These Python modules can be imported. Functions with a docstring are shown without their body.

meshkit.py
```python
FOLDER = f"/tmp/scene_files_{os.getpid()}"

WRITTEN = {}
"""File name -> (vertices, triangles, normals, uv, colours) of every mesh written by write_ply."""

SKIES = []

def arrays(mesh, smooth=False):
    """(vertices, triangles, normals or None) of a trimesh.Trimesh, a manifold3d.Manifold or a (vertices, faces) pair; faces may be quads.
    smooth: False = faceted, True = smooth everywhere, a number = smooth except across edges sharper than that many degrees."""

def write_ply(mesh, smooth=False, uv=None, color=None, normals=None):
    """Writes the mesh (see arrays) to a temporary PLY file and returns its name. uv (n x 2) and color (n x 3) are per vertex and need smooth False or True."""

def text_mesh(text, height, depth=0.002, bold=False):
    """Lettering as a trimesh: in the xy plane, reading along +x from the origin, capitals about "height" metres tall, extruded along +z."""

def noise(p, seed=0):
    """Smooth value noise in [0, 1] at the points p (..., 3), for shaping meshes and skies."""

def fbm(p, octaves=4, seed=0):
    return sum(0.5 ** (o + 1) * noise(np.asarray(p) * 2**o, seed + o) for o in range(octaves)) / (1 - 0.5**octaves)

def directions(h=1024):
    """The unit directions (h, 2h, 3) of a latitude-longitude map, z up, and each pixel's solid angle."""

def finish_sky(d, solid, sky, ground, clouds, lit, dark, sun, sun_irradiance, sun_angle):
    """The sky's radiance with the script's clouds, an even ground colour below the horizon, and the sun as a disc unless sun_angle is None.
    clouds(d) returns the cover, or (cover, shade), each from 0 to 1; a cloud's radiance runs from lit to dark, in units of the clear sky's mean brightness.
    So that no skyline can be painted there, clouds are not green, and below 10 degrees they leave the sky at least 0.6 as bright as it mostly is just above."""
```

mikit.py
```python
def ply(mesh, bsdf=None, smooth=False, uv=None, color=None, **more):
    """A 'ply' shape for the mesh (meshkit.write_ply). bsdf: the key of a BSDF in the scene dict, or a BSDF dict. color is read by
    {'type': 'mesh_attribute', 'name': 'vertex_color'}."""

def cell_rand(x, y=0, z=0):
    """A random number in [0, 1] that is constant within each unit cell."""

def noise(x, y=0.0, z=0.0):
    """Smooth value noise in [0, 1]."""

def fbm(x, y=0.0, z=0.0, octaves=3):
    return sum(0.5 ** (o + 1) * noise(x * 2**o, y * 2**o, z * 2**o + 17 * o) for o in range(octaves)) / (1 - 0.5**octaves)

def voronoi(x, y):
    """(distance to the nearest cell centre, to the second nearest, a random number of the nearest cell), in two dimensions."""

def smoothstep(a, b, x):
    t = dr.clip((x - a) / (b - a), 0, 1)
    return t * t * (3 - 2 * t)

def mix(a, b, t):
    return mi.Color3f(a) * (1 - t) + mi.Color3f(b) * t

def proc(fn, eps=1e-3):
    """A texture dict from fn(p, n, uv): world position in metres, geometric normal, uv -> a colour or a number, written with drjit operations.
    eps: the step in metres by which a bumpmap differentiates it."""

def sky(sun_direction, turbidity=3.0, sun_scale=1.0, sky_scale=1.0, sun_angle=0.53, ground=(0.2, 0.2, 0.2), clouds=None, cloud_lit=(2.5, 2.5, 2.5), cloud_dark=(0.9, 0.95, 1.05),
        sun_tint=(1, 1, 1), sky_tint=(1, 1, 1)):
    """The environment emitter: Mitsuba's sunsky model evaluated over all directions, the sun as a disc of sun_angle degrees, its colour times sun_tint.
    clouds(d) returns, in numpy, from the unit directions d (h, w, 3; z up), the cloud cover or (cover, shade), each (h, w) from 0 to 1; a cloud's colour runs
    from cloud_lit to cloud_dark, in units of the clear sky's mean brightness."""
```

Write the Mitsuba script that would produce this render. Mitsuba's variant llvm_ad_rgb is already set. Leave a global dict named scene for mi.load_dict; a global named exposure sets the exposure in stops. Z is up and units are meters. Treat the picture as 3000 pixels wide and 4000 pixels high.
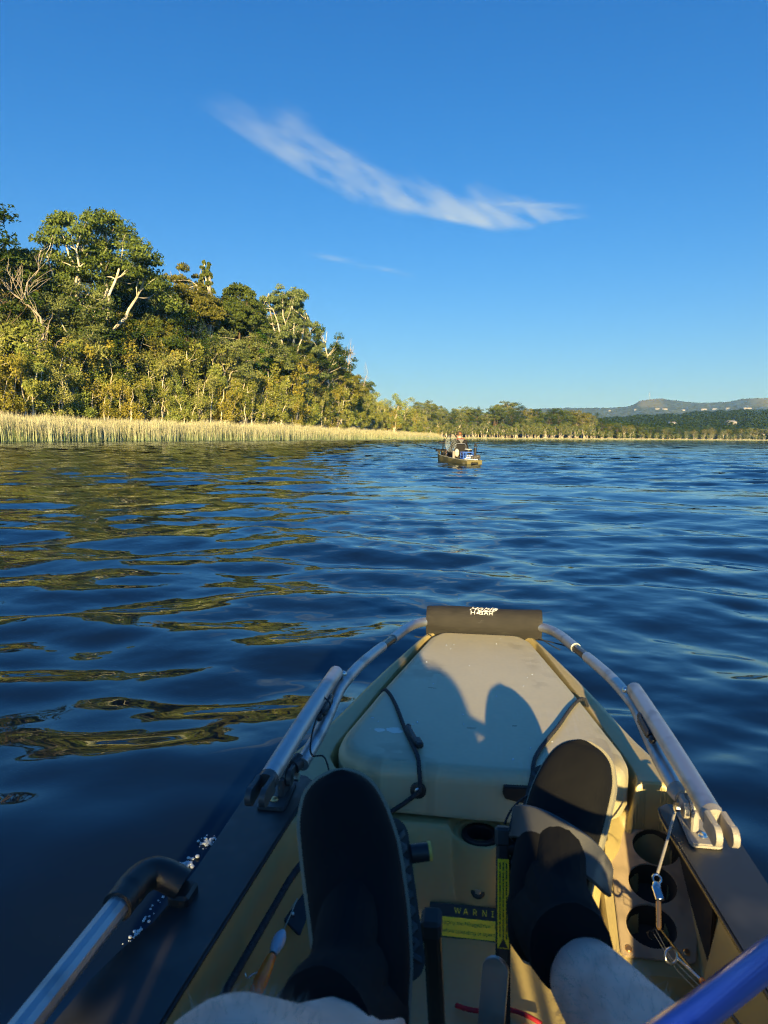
import math
import numpy as np, trimesh, mitsuba as mi, mikit, meshkit
import manifold3d as m3
from scipy.interpolate import PchipInterpolator
from shapely.geometry import Polygon, LineString, Point

T = mi.ScalarTransform4f
scene, labels = {}, {}

# ------------------------------------------------------------------ camera, sky, sun, exposure
EYE = 0.95                       # metres above the lake
PITCH, ROLL = math.radians(6.307), math.radians(0.45)
scene['camera'] = {'type': 'thinlens', 'fov': 58.84, 'fov_axis': 'x', 'near_clip': 0.03, 'far_clip': 30000.0,
                   'aperture_radius': 0.0012, 'focus_distance': 3.5,
                   'to_world': T().look_at(origin=[0, 0, EYE], target=[0, math.cos(PITCH), EYE - math.sin(PITCH)],
                                           up=[-math.sin(ROLL), 0, math.cos(ROLL)])}
SUN_AZ, SUN_EL = math.radians(0.4), math.radians(14.2)
SUN = np.array([-math.sin(SUN_AZ) * math.cos(SUN_EL), -math.cos(SUN_AZ) * math.cos(SUN_EL), math.sin(SUN_EL)])
exposure = 2.25

CL_X = [-0.26, -0.2172, -0.1504, -0.0751, -0.0128, 0.0394, 0.1019, 0.1293, 0.1854, 0.2586, 0.30]
CL_U = [0.470, 0.4655, 0.4449, 0.4131, 0.3874, 0.3581, 0.3386, 0.3500, 0.3380, 0.3180, 0.312]
CL_LX = [-0.2655, -0.2355, -0.168, -0.047, 0.0574, 0.1622, 0.204, 0.2602, 0.30]
CL_L = [0.450, 0.4300, 0.3893, 0.3275, 0.3034, 0.2889, 0.2927, 0.306, 0.310]


def sstep_(q):
    q = np.clip(q, 0, 1)
    return q * q * (3 - 2 * q)


def clouds(d):
    y = np.maximum(d[..., 1], 1e-3)
    X, Z = d[..., 0] / y, d[..., 2] / y
    ok = (d[..., 1] > 0.2) & (np.abs(X) < 0.6) & (Z < 0.8)
    up, lo = np.interp(X, CL_X, CL_U), np.interp(X, CL_LX, CL_L)
    n1 = meshkit.fbm(np.stack([X * 14 + Z * 6, Z * 26 + X * 9, 0 * X], -1), 4, 3)
    along = X * 0.87 - (Z - 0.38) * 0.5
    across = X * 0.5 + (Z - 0.38) * 0.87
    # fibres that fan out up to the left
    f1 = meshkit.fbm(np.stack([along * 14, across * 52, 0 * X + 2], -1), 4, 11)
    f2 = meshkit.fbm(np.stack([along * 34, across * 110, 0 * X + 5], -1), 3, 17)
    w = np.maximum(up - lo, 1e-4)
    t = (Z - lo + 0.012 * (n1 - 0.5)) / w
    soft = sstep_(t / 0.22) * np.clip((1.12 - t + 0.9 * (f1 - 0.5)) / 0.6, 0, 1)
    ends = np.clip((X + 0.27) / 0.16, 0, 1) * np.clip((0.29 - X) / 0.09, 0, 1)
    c = soft * ends * np.clip((0.42 + 1.7 * (f1 - 0.38) + 0.8 * (f2 - 0.5) + 0.5 * (n1 - 0.5)) * (0.62 + 0.38 * np.clip((X + 0.2) / 0.3, 0, 1)), 0.02, 1) * (0.55 + 0.45 * np.clip(1 - t, 0, 1)) * 1.25
    streak = np.exp(-((Z - 0.3255 + 0.03 * (X - 0.2)) / 0.0035) ** 2) * np.clip((X - 0.10) / 0.08, 0, 1) * np.clip((0.285 - X) / 0.08, 0, 1)
    c = np.maximum(c, 0.75 * streak)
    for wx, wz, lx, lz, a in ((-0.073, 0.2505, 0.024, 0.0028, 0.42), (0.000, 0.2362, 0.017, 0.0020, 0.42), (-0.034, 0.2405, 0.012, 0.0022, 0.2), (0.03, 0.2287, 0.01, 0.002, 0.16)):
        c = np.maximum(c, a * np.exp(-((X - wx) / lx) ** 2 - ((Z - wz + 0.17 * (X - wx)) / lz) ** 2) * (0.5 + f2))
    c = np.where(ok, np.clip(c * 0.60, 0, 0.8), 0.0)
    haze = 0.90 * np.exp(-np.degrees(np.arcsin(np.clip(d[..., 2], 0, 1))) / 5.5)      # thin haze low in the sky, all round
    return 1 - (1 - c) * (1 - haze)


scene['sky'] = mikit.sky(SUN, turbidity=2.1, sun_scale=2.3, sky_scale=1.0, ground=(0.03, 0.05, 0.06), clouds=clouds,
                         cloud_lit=(2.6, 2.95, 3.0), cloud_dark=(1.2, 1.3, 1.5), sky_tint=(0.19, 0.80, 1.62), sun_tint=(0.82, 0.93, 0.88))

# ------------------------------------------------------------------ helpers
KPSI = math.radians(8.0)


def KW(p):
    """kayak frame (x right, y forward, z up, origin on the water below the eye) -> world"""
    p = np.asarray(p, float)
    s, c = math.sin(KPSI), math.cos(KPSI)
    return np.stack([0.012 + p[..., 1] * s + p[..., 0] * c, p[..., 1] * c - p[..., 0] * s, p[..., 2]], -1)


def tm(v, f):
    f = np.asarray(f, int)
    if f.shape[1] == 4:
        f = np.vstack([f[:, [0, 1, 2]], f[:, [0, 2, 3]]])
    return trimesh.Trimesh(np.asarray(v, float), f, process=False)


def man(m):
    if isinstance(m, m3.Manifold):
        g = m.to_mesh()
        return trimesh.Trimesh(np.array(g.vert_properties[:, :3], float), np.array(g.tri_verts), process=False)
    return m


def cat(*ms):
    return trimesh.util.concatenate([man(m) for m in ms])


def add(key, mesh, bsdf, smooth=35, K=False, color=None, **more):
    m = man(mesh)
    v, f = np.array(m.vertices, float), np.array(m.faces)
    if K:
        v = KW(v)
    base, n = key, 0
    while key in scene:
        n += 1
        key = f'{base}_{n:03d}'
    if color is not None:
        scene[key] = mikit.ply((v, f), bsdf, smooth=False, color=color, **more)
    else:
        scene[key] = mikit.ply((v, f), bsdf, smooth=smooth, **more)
    return key


def thing(name):
    key, n = name, 0
    while key in labels:
        n += 1
        key = f'{name}_{n:03d}'
    labels[key] = {}
    return key


def tag(key, label=None, category=None, group=None, kind=None):
    d = labels.setdefault(key, {})
    for k, v in (('label', label), ('category', category), ('group', group), ('kind', kind)):
        if v:
            d[k] = v
    return key


def rgb(r, g, b):
    return {'type': 'rgb', 'value': [r, g, b]}


def mat(key, color, rough=0.5, metallic=0.0, bump=None, bump_scale=1.0, two=True, **more):
    col = color if isinstance(color, dict) else rgb(*color)
    ro = rough if isinstance(rough, dict) else float(rough)
    b = {'type': 'principled', 'base_color': col, 'roughness': ro, 'metallic': float(metallic), **more}
    if bump is not None:
        b = {'type': 'bumpmap', 'arbitrary': bump, 'scale': float(bump_scale), 'bsdf': b}
    if two:
        b = {'type': 'twosided', 'bsdf': b}
    scene[key] = b
    return key


def tube(points, radius, sides=10, caps=True, flat=1.0, up=None):
    p = np.asarray(points, float)
    r = np.broadcast_to(np.asarray(radius, float), (len(p),))
    t = np.gradient(p, axis=0)
    t /= np.linalg.norm(t, axis=1, keepdims=True) + 1e-12
    a = np.zeros_like(p)
    ref = np.array(up, float) if up is not None else (np.array([0, 0, 1.0]) if abs(t[0, 2]) < 0.9 else np.array([1.0, 0, 0]))
    for i in range(len(p)):
        if i and up is None:
            ref = a[i - 1]
        a[i] = ref - t[i] * (ref @ t[i])
        a[i] /= np.linalg.norm(a[i]) + 1e-12
    b = np.cross(t, a)
    ang = np.arange(sides) * 2 * np.pi / sides
    v = p[:, None] + r[:, None, None] * (np.cos(ang)[None, :, None] * a[:, None] * flat + np.sin(ang)[None, :, None] * b[:, None])
    i, j = np.meshgrid(np.arange(len(p) - 1), np.arange(sides), indexing='ij')
    q = np.stack([i * sides + j, i * sides + (j + 1) % sides, (i + 1) * sides + (j + 1) % sides, (i + 1) * sides + j], -1).reshape(-1, 4)
    f = np.vstack([q[:, [0, 1, 2]], q[:, [0, 2, 3]]])
    v = v.reshape(-1, 3)
    if caps:
        n = len(v)
        v = np.vstack([v, p[0], p[-1]])
        k = np.arange(sides)
        f = np.vstack([f, np.stack([(k + 1) % sides, k, k * 0 + n], 1), np.stack([(len(p) - 1) * sides + k, (len(p) - 1) * sides + (k + 1) % sides, k * 0 + n + 1], 1)])
    return trimesh.Trimesh(v, f, process=False)


def curve(pts, n=24):
    p = np.asarray(pts, float)
    s = np.r_[0, np.cumsum(np.linalg.norm(np.diff(p, axis=0), axis=1))]
    if len(p) < 3:
        return p[0] + (p[-1] - p[0]) * np.linspace(0, 1, n)[:, None]
    return PchipInterpolator(s, p)(np.linspace(0, s[-1], n))


def ball(c, r, n=2):
    m = trimesh.creation.icosphere(n)
    m.vertices = m.vertices * np.asarray(r) + np.asarray(c)
    return m


def cbox(sx, sy, sz, ch=0.003, c=(0, 0, 0)):
    """chamfered box"""
    h = np.array([sx, sy, sz]) / 2
    ch = min(ch, h.min() * 0.45)
    pts = []
    for s in np.array(np.meshgrid([-1, 1], [-1, 1], [-1, 1])).T.reshape(-1, 3):
        for k in range(3):
            q = h - ch
            q[k] = h[k]
            pts.append(s * q)
    m = trimesh.convex.convex_hull(np.array(pts))
    m.vertices += np.asarray(c)
    return m


def frame(m, x, y, z, o):
    """places a mesh modelled along the axes so that they become the directions x, y, z at o"""
    m = man(m).copy()
    R = np.stack([np.asarray(a, float) / np.linalg.norm(a) for a in (x, y, z)], 1)
    m.vertices = m.vertices @ R.T + np.asarray(o)
    if np.linalg.det(R) < 0:
        m.faces = m.faces[:, ::-1]
    return m


def lathe(profile, n=28):
    """profile of (radius, z)"""
    p = np.asarray(profile, float)
    a = np.arange(n) * 2 * np.pi / n
    v = np.stack([p[:, None, 0] * np.cos(a), p[:, None, 0] * np.sin(a), np.broadcast_to(p[:, None, 1], (len(p), n))], -1).reshape(-1, 3)
    i, j = np.meshgrid(np.arange(len(p) - 1), np.arange(n), indexing='ij')
    q = np.stack([i * n + j, i * n + (j + 1) % n, (i + 1) * n + (j + 1) % n, (i + 1) * n + j], -1).reshape(-1, 4)
    return tm(v, q)


def slab(poly, z0, z1, ch=0.0015):
    """a plate with chamfered edges from a shapely polygon"""
    inner = poly.buffer(-ch)
    a = trimesh.creation.extrude_polygon(poly, (z1 - z0) - 2 * ch, engine='earcut')
    a.vertices[:, 2] += z0 + ch
    b = trimesh.creation.extrude_polygon(inner, (z1 - z0), engine='earcut')
    b.vertices[:, 2] += z0
    return cat(a, b)


def body(bones, edge=0.012, rounds=12):
    """one continuous skin from bones (p0, r0, p1, r1): the union of the hulls of the end spheres, smoothed"""
    parts = []
    for p0, r0, p1, r1 in bones:
        s = [m3.Manifold.sphere(float(r), 20).translate([float(x) for x in p]) for p, r in ((p0, r0), (p1, r1))]
        parts.append(m3.Manifold.batch_hull(s))
    u = m3.Manifold.batch_boolean(parts, m3.OpType.Add).refine_to_length(edge)
    m = man(u)
    m.merge_vertices()
    if rounds:
        trimesh.smoothing.filter_taubin(m, 0.5, 0.53, rounds)
    return m


def sdf(poly, x, y):
    """signed distance (negative inside) to a polygon, vectorised"""
    p = np.asarray(poly, float)
    q = np.roll(p, -1, 0)
    d = np.full(x.shape, 1e9)
    ins = np.zeros(x.shape, bool)
    for (ax, ay), (bx, by) in zip(p, q):
        ex, ey = bx - ax, by - ay
        t = np.clip(((x - ax) * ex + (y - ay) * ey) / (ex * ex + ey * ey + 1e-15), 0, 1)
        d = np.minimum(d, np.hypot(x - ax - t * ex, y - ay - t * ey))
        cond = ((ay > y) != (by > y)) & (x < (bx - ax) * (y - ay) / (by - ay + 1e-15) + ax)
        ins ^= cond
    return np.where(ins, -d, d)


def sstep(a, b, x):
    t = np.clip((x - a) / (b - a), 0, 1)
    return t * t * (3 - 2 * t)


noise, fbm, proc = mikit.noise, mikit.fbm, mikit.proc

# ------------------------------------------------------------------ the lie of the land, by bearing
SH_X = [-3.0, -0.9, -0.56, -0.3746, -0.1877, -0.0756, 0.0, 0.074, 0.10, 0.34, 0.42, 0.56, 0.9, 3.0]
SH_Y = [40, 74, 90, 115, 149, 205, 297, 420, 455, 480, 600, 650, 620, 500]
shore_y = PchipInterpolator(SH_X, SH_Y)


def ground(x, y):
    """height of the land at x, y (world)"""
    X = x / np.maximum(y, 1.0)
    inland = (y - shore_y(np.clip(X, -3, 3))) * 0.8
    z = np.clip(inland * 0.06, -1.0, 0.35)
    left = sstep(0.12, 0.0, X)
    z = z + left * 11 * sstep(14, 70, inland) + left * 14 * sstep(60, 260, inland)
    z = z + (1 - left) * 2.5 * sstep(10, 120, inland)
    z = z + 36 * sstep(700, 1500, y) * sstep(0.12, 0.56, X) + 12 * sstep(650, 1300, y)
    return z


# land: one sheet from just under the lake to the foot of the hills
bx = np.tan(np.radians(np.linspace(-58, 58, 180)))
gy = np.r_[np.geomspace(0.86, 1.0, 6), 1 + np.geomspace(0.01, 22, 70)]
GX, GR = np.meshgrid(bx, gy, indexing='ij')
GY = shore_y(np.clip(GX, -3, 3)) * GR
GY = np.minimum(GY, 2600)
gz = ground(GX * GY, GY) + 0.5 * (meshkit.fbm(np.stack([GX * GY * 0.05, GY * 0.05, 0 * GX], -1), 3, 4) - 0.5) * sstep(5, 40, GY - shore_y(np.clip(GX, -3, 3)))
nI, nJ = GX.shape
ii, jj = np.meshgrid(np.arange(nI - 1), np.arange(nJ - 1), indexing='ij')
quads = np.stack([ii * nJ + jj, (ii + 1) * nJ + jj, (ii + 1) * nJ + jj + 1, ii * nJ + jj + 1], -1).reshape(-1, 4)
mat('m_soil', proc(lambda p, n, uv: mikit.mix([0.035, 0.032, 0.016], [0.075, 0.065, 0.03], fbm(p.x * 0.3, p.y * 0.3, 0.0))), 0.95)
add('ground', tm(np.stack([GX * GY, GY, gz], -1).reshape(-1, 3), quads), 'm_soil', smooth=True)
tag('ground', 'dark leaf-littered ground under the trees around the lake', kind='structure')

# ------------------------------------------------------------------ the lake
WO_U = [-1.75, -1.5, -1.0, -0.4, 0.3, 0.64, 0.72, 0.79, 0.92, 1.05, 1.17, 1.3, 1.48, 1.7, 1.94, 2.15, 2.30, 2.36, 2.39]
WO_W = [0.20, 0.34, 0.43, 0.468, 0.470, 0.468, 0.456, 0.434, 0.424, 0.423, 0.422, 0.390, 0.338, 0.288, 0.226, 0.168, 0.105, 0.06, 0.012]
half_beam = PchipInterpolator(WO_U, WO_W)

rng = np.random.default_rng(7)
WAVES = []                       # (kx, ky, phase, height, length, system): 0 = the breeze on the open lake, 1 = the smoother swell on the left
for sys_, lam, n, slope, mean, spread in ((0, 3.2, 5, 0.030, -112, 16), (0, 1.7, 8, 0.046, -112, 18), (0, 0.95, 10, 0.050, -110, 22), (0, 0.52, 12, 0.058, -106, 28), (0, 0.29, 12, 0.048, -100, 36), (0, 0.17, 10, 0.026, -95, 45),
                                          (1, 2.4, 5, 0.026, -66, 18), (1, 1.25, 8, 0.060, -66, 22), (1, 0.72, 9, 0.072, -72, 30), (1, 0.42, 9, 0.040, -80, 40), (1, 0.24, 6, 0.010, -90, 50)):
    for _ in range(n):
        l = lam * rng.uniform(0.75, 1.35)
        a = math.radians(mean + rng.normal() * spread)
        k = 2 * math.pi / l
        WAVES.append((k * math.cos(a), k * math.sin(a), rng.uniform(0, 2 * math.pi), slope * math.sqrt(2.0 / n) / k, l, sys_))


def wave(x, y, foot):
    """height of the water; waves shorter than the mesh can carry (foot) fade out"""
    wx = x + 0.35 * (meshkit.fbm(np.stack([x * 0.5, y * 0.5, 0 * x], -1), 2, 21) - 0.5)
    wy = y + 0.35 * (meshkit.fbm(np.stack([x * 0.5, y * 0.5, 0 * x + 9], -1), 2, 22) - 0.5)
    d = np.hypot(x, y)
    X = x / np.maximum(y, 0.3)
    gust = meshkit.fbm(np.stack([x * 0.20, y * 0.07, 0 * x], -1), 3, 5) - 0.5
    open_ = np.clip(sstep(-0.38, 0.10, X + 0.5 * gust) + 0.30 * sstep(8, 30, d), 0, 1)
    left_ = 1 - 0.75 * sstep(-0.30, 0.12, X + 0.4 * gust)
    sysw = ((0.16 + 0.84 * open_) * (1 + 0.7 * gust) * (0.80 + 0.30 * sstep(1.5, 10, d)), left_ * (1 + 0.5 * gust) * (1 - 0.40 * sstep(7, 24, d)))
    z = np.zeros_like(x)
    for kx, ky, ph, amp, l, sy in WAVES:
        ok = sstep(1.6, 3.2, l / foot)
        t = kx * wx + ky * wy + ph
        z += amp * ok * sysw[sy] * (np.sin(t) + 0.16 * np.cos(2 * t))
    # the far kayak's wake: a few short crests fanning out behind it
    for (cx, cy, w, l2, a2, hh) in ((5.2, 21.5, 0.5, 1.3, -0.25, 0.05), (6.6, 20.6, 0.45, 1.2, -0.35, 0.07), (4.2, 22.6, 0.35, 1.0, -0.2, 0.05), (8.0, 20.0, 0.4, 1.4, -0.3, 0.05), (9.5, 17.8, 0.4, 1.0, -0.3, 0.04)):
        e, g = (x - cx) * math.cos(a2) + (y - cy) * math.sin(a2), -(x - cx) * math.sin(a2) + (y - cy) * math.cos(a2)
        z += hh * np.exp(-(e / l2) ** 2 - (g / w) ** 2)
    return z


az_in = np.linspace(-36, 36, 520)
az_out = np.r_[np.linspace(-178, -60, 30), np.linspace(-58, -37, 14)]
AZ = np.radians(np.r_[az_out, az_in, -az_out[::-1]])
px = np.r_[np.linspace(2400, 560, 60)[:-1], np.linspace(560, 46, 500)[:-1], np.geomspace(46, 0.42, 620)]   # depression in fractions of the focal length
R_ = EYE * 681.0 / px
R_ = np.r_[R_, 2400.0]
A2, R2 = np.meshgrid(AZ, R_, indexing='ij')
wxx, wyy = R2 * np.sin(A2), R2 * np.cos(A2)
foot = np.maximum(np.gradient(R_)[None, :] * 0.8, R2 * 0.0024) * np.ones_like(R2)
foot = np.maximum(foot, np.where(np.abs(A2) > math.radians(36.2), R2 * 0.03, 0))
wz = wave(wxx, wyy, foot)
u_k = (wxx - 0.012) * math.sin(KPSI) + wyy * math.cos(KPSI)
v_k = (wxx - 0.012) * math.cos(KPSI) - wyy * math.sin(KPSI)
hb = np.where((u_k > -1.75) & (u_k < 2.39), half_beam(np.clip(u_k, -1.75, 2.39)), -1.0)
wz = np.where(np.abs(v_k) < hb * 0.93 - 0.015, -0.16, wz * sstep(-0.05, 0.25, np.abs(v_k) - hb * 0.93 + 0.02) + 0.0)
nI, nJ = A2.shape
ii, jj = np.meshgrid(np.arange(nI - 1), np.arange(nJ - 1), indexing='ij')
quads = np.stack([ii * nJ + jj, (ii + 1) * nJ + jj, (ii + 1) * nJ + jj + 1, ii * nJ + jj + 1], -1).reshape(-1, 4)


def ripple(p, n, uv):
    d2 = p.x * p.x + p.y * p.y
    f = mikit.smoothstep(0.5, 6.0, d2)
    return (0.0022 * noise(p.x * 7, p.y * 11) + 0.0009 * noise(p.x * 17 + 4, p.y * 24)) * f


scene['m_water'] = {'type': 'bumpmap', 'arbitrary': proc(ripple, eps=0.004), 'scale': 1.0,
                    'bsdf': {'type': 'plastic', 'int_ior': 1.52, 'specular_reflectance': rgb(0.84, 0.95, 1.0), 'diffuse_reflectance': rgb(0.003, 0.008, 0.022)}}
add('lake_water', tm(np.stack([wxx, wyy, wz], -1).reshape(-1, 3), quads), 'm_water', smooth=True)
tag('lake_water', 'dark rippled lake water reflecting the blue sky', kind='structure')
del A2, R2, wxx, wyy, wz, u_k, v_k, hb, foot, quads, ii, jj

# ------------------------------------------------------------------ trees
def leaf_cloud(rng, centres, radii, per, size, hang=0.0, flat=0.65, cols=((0.05, 0.07, 0.02), (0.10, 0.11, 0.035)), width=0.42):
    """small rhombic leaf sprays spread through ellipsoids; returns vertices, faces, colours"""
    C = np.repeat(np.asarray(centres, float), per, 0)
    R = np.repeat(np.broadcast_to(radii, (len(centres),)), per)
    n = len(C)
    d = rng.normal(size=(n, 3))
    d /= np.linalg.norm(d, axis=1, keepdims=True)
    rr = R * rng.random(n) ** (1 / 2.4)
    P = C + d * rr[:, None] * np.array([1, 1, flat])
    P[:, 2] -= 0.25 * R * (np.hypot(d[:, 0], d[:, 1]) ** 2) * (hang > 0)
    ax = rng.normal(size=(n, 3)) * np.array([1, 1, 0.7])
    ax[:, 2] -= hang
    ax /= np.linalg.norm(ax, axis=1, keepdims=True)
    sd = np.cross(ax, rng.normal(size=(n, 3)))
    sd /= np.linalg.norm(sd, axis=1, keepdims=True) + 1e-9
    s = size * rng.uniform(0.6, 1.35, n)[:, None]
    V = np.stack([P - ax * s * 0.5, P + sd * s * width * 0.5 + ax * s * 0.08, P + ax * s * 0.5, P - sd * s * width * 0.5 + ax * s * 0.02], 1).reshape(-1, 3)
    b = np.arange(n)[:, None] * 4
    F = np.vstack([b + [0, 1, 2], b + [0, 2, 3]])
    t = np.clip(rng.normal(0.5, 0.28, n) + np.repeat(rng.normal(0, 0.16, len(centres)), per), 0, 1)[:, None]
    col = np.asarray(cols[0]) * (1 - t) + np.asarray(cols[1]) * t
    return V, F, np.repeat(col, 4, 0)


def limb(rng, a, b, bow=0.15, n=6, up=0.0):
    """a bowed polyline from a to b"""
    a, b = np.asarray(a, float), np.asarray(b, float)
    L = np.linalg.norm(b - a)
    t = np.linspace(0, 1, n)[:, None]
    side = rng.normal(size=3)
    side -= (b - a) * (side @ (b - a)) / (L * L + 1e-9)
    side /= np.linalg.norm(side) + 1e-9
    p = a + (b - a) * t + side * np.sin(np.pi * t) * L * bow * rng.uniform(0.3, 1) - np.array([0, 0, 1.0]) * np.sin(np.pi * t) * L * up
    p[1:-1] += rng.normal(size=(n - 2, 3)) * L * 0.018
    return p


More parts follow.
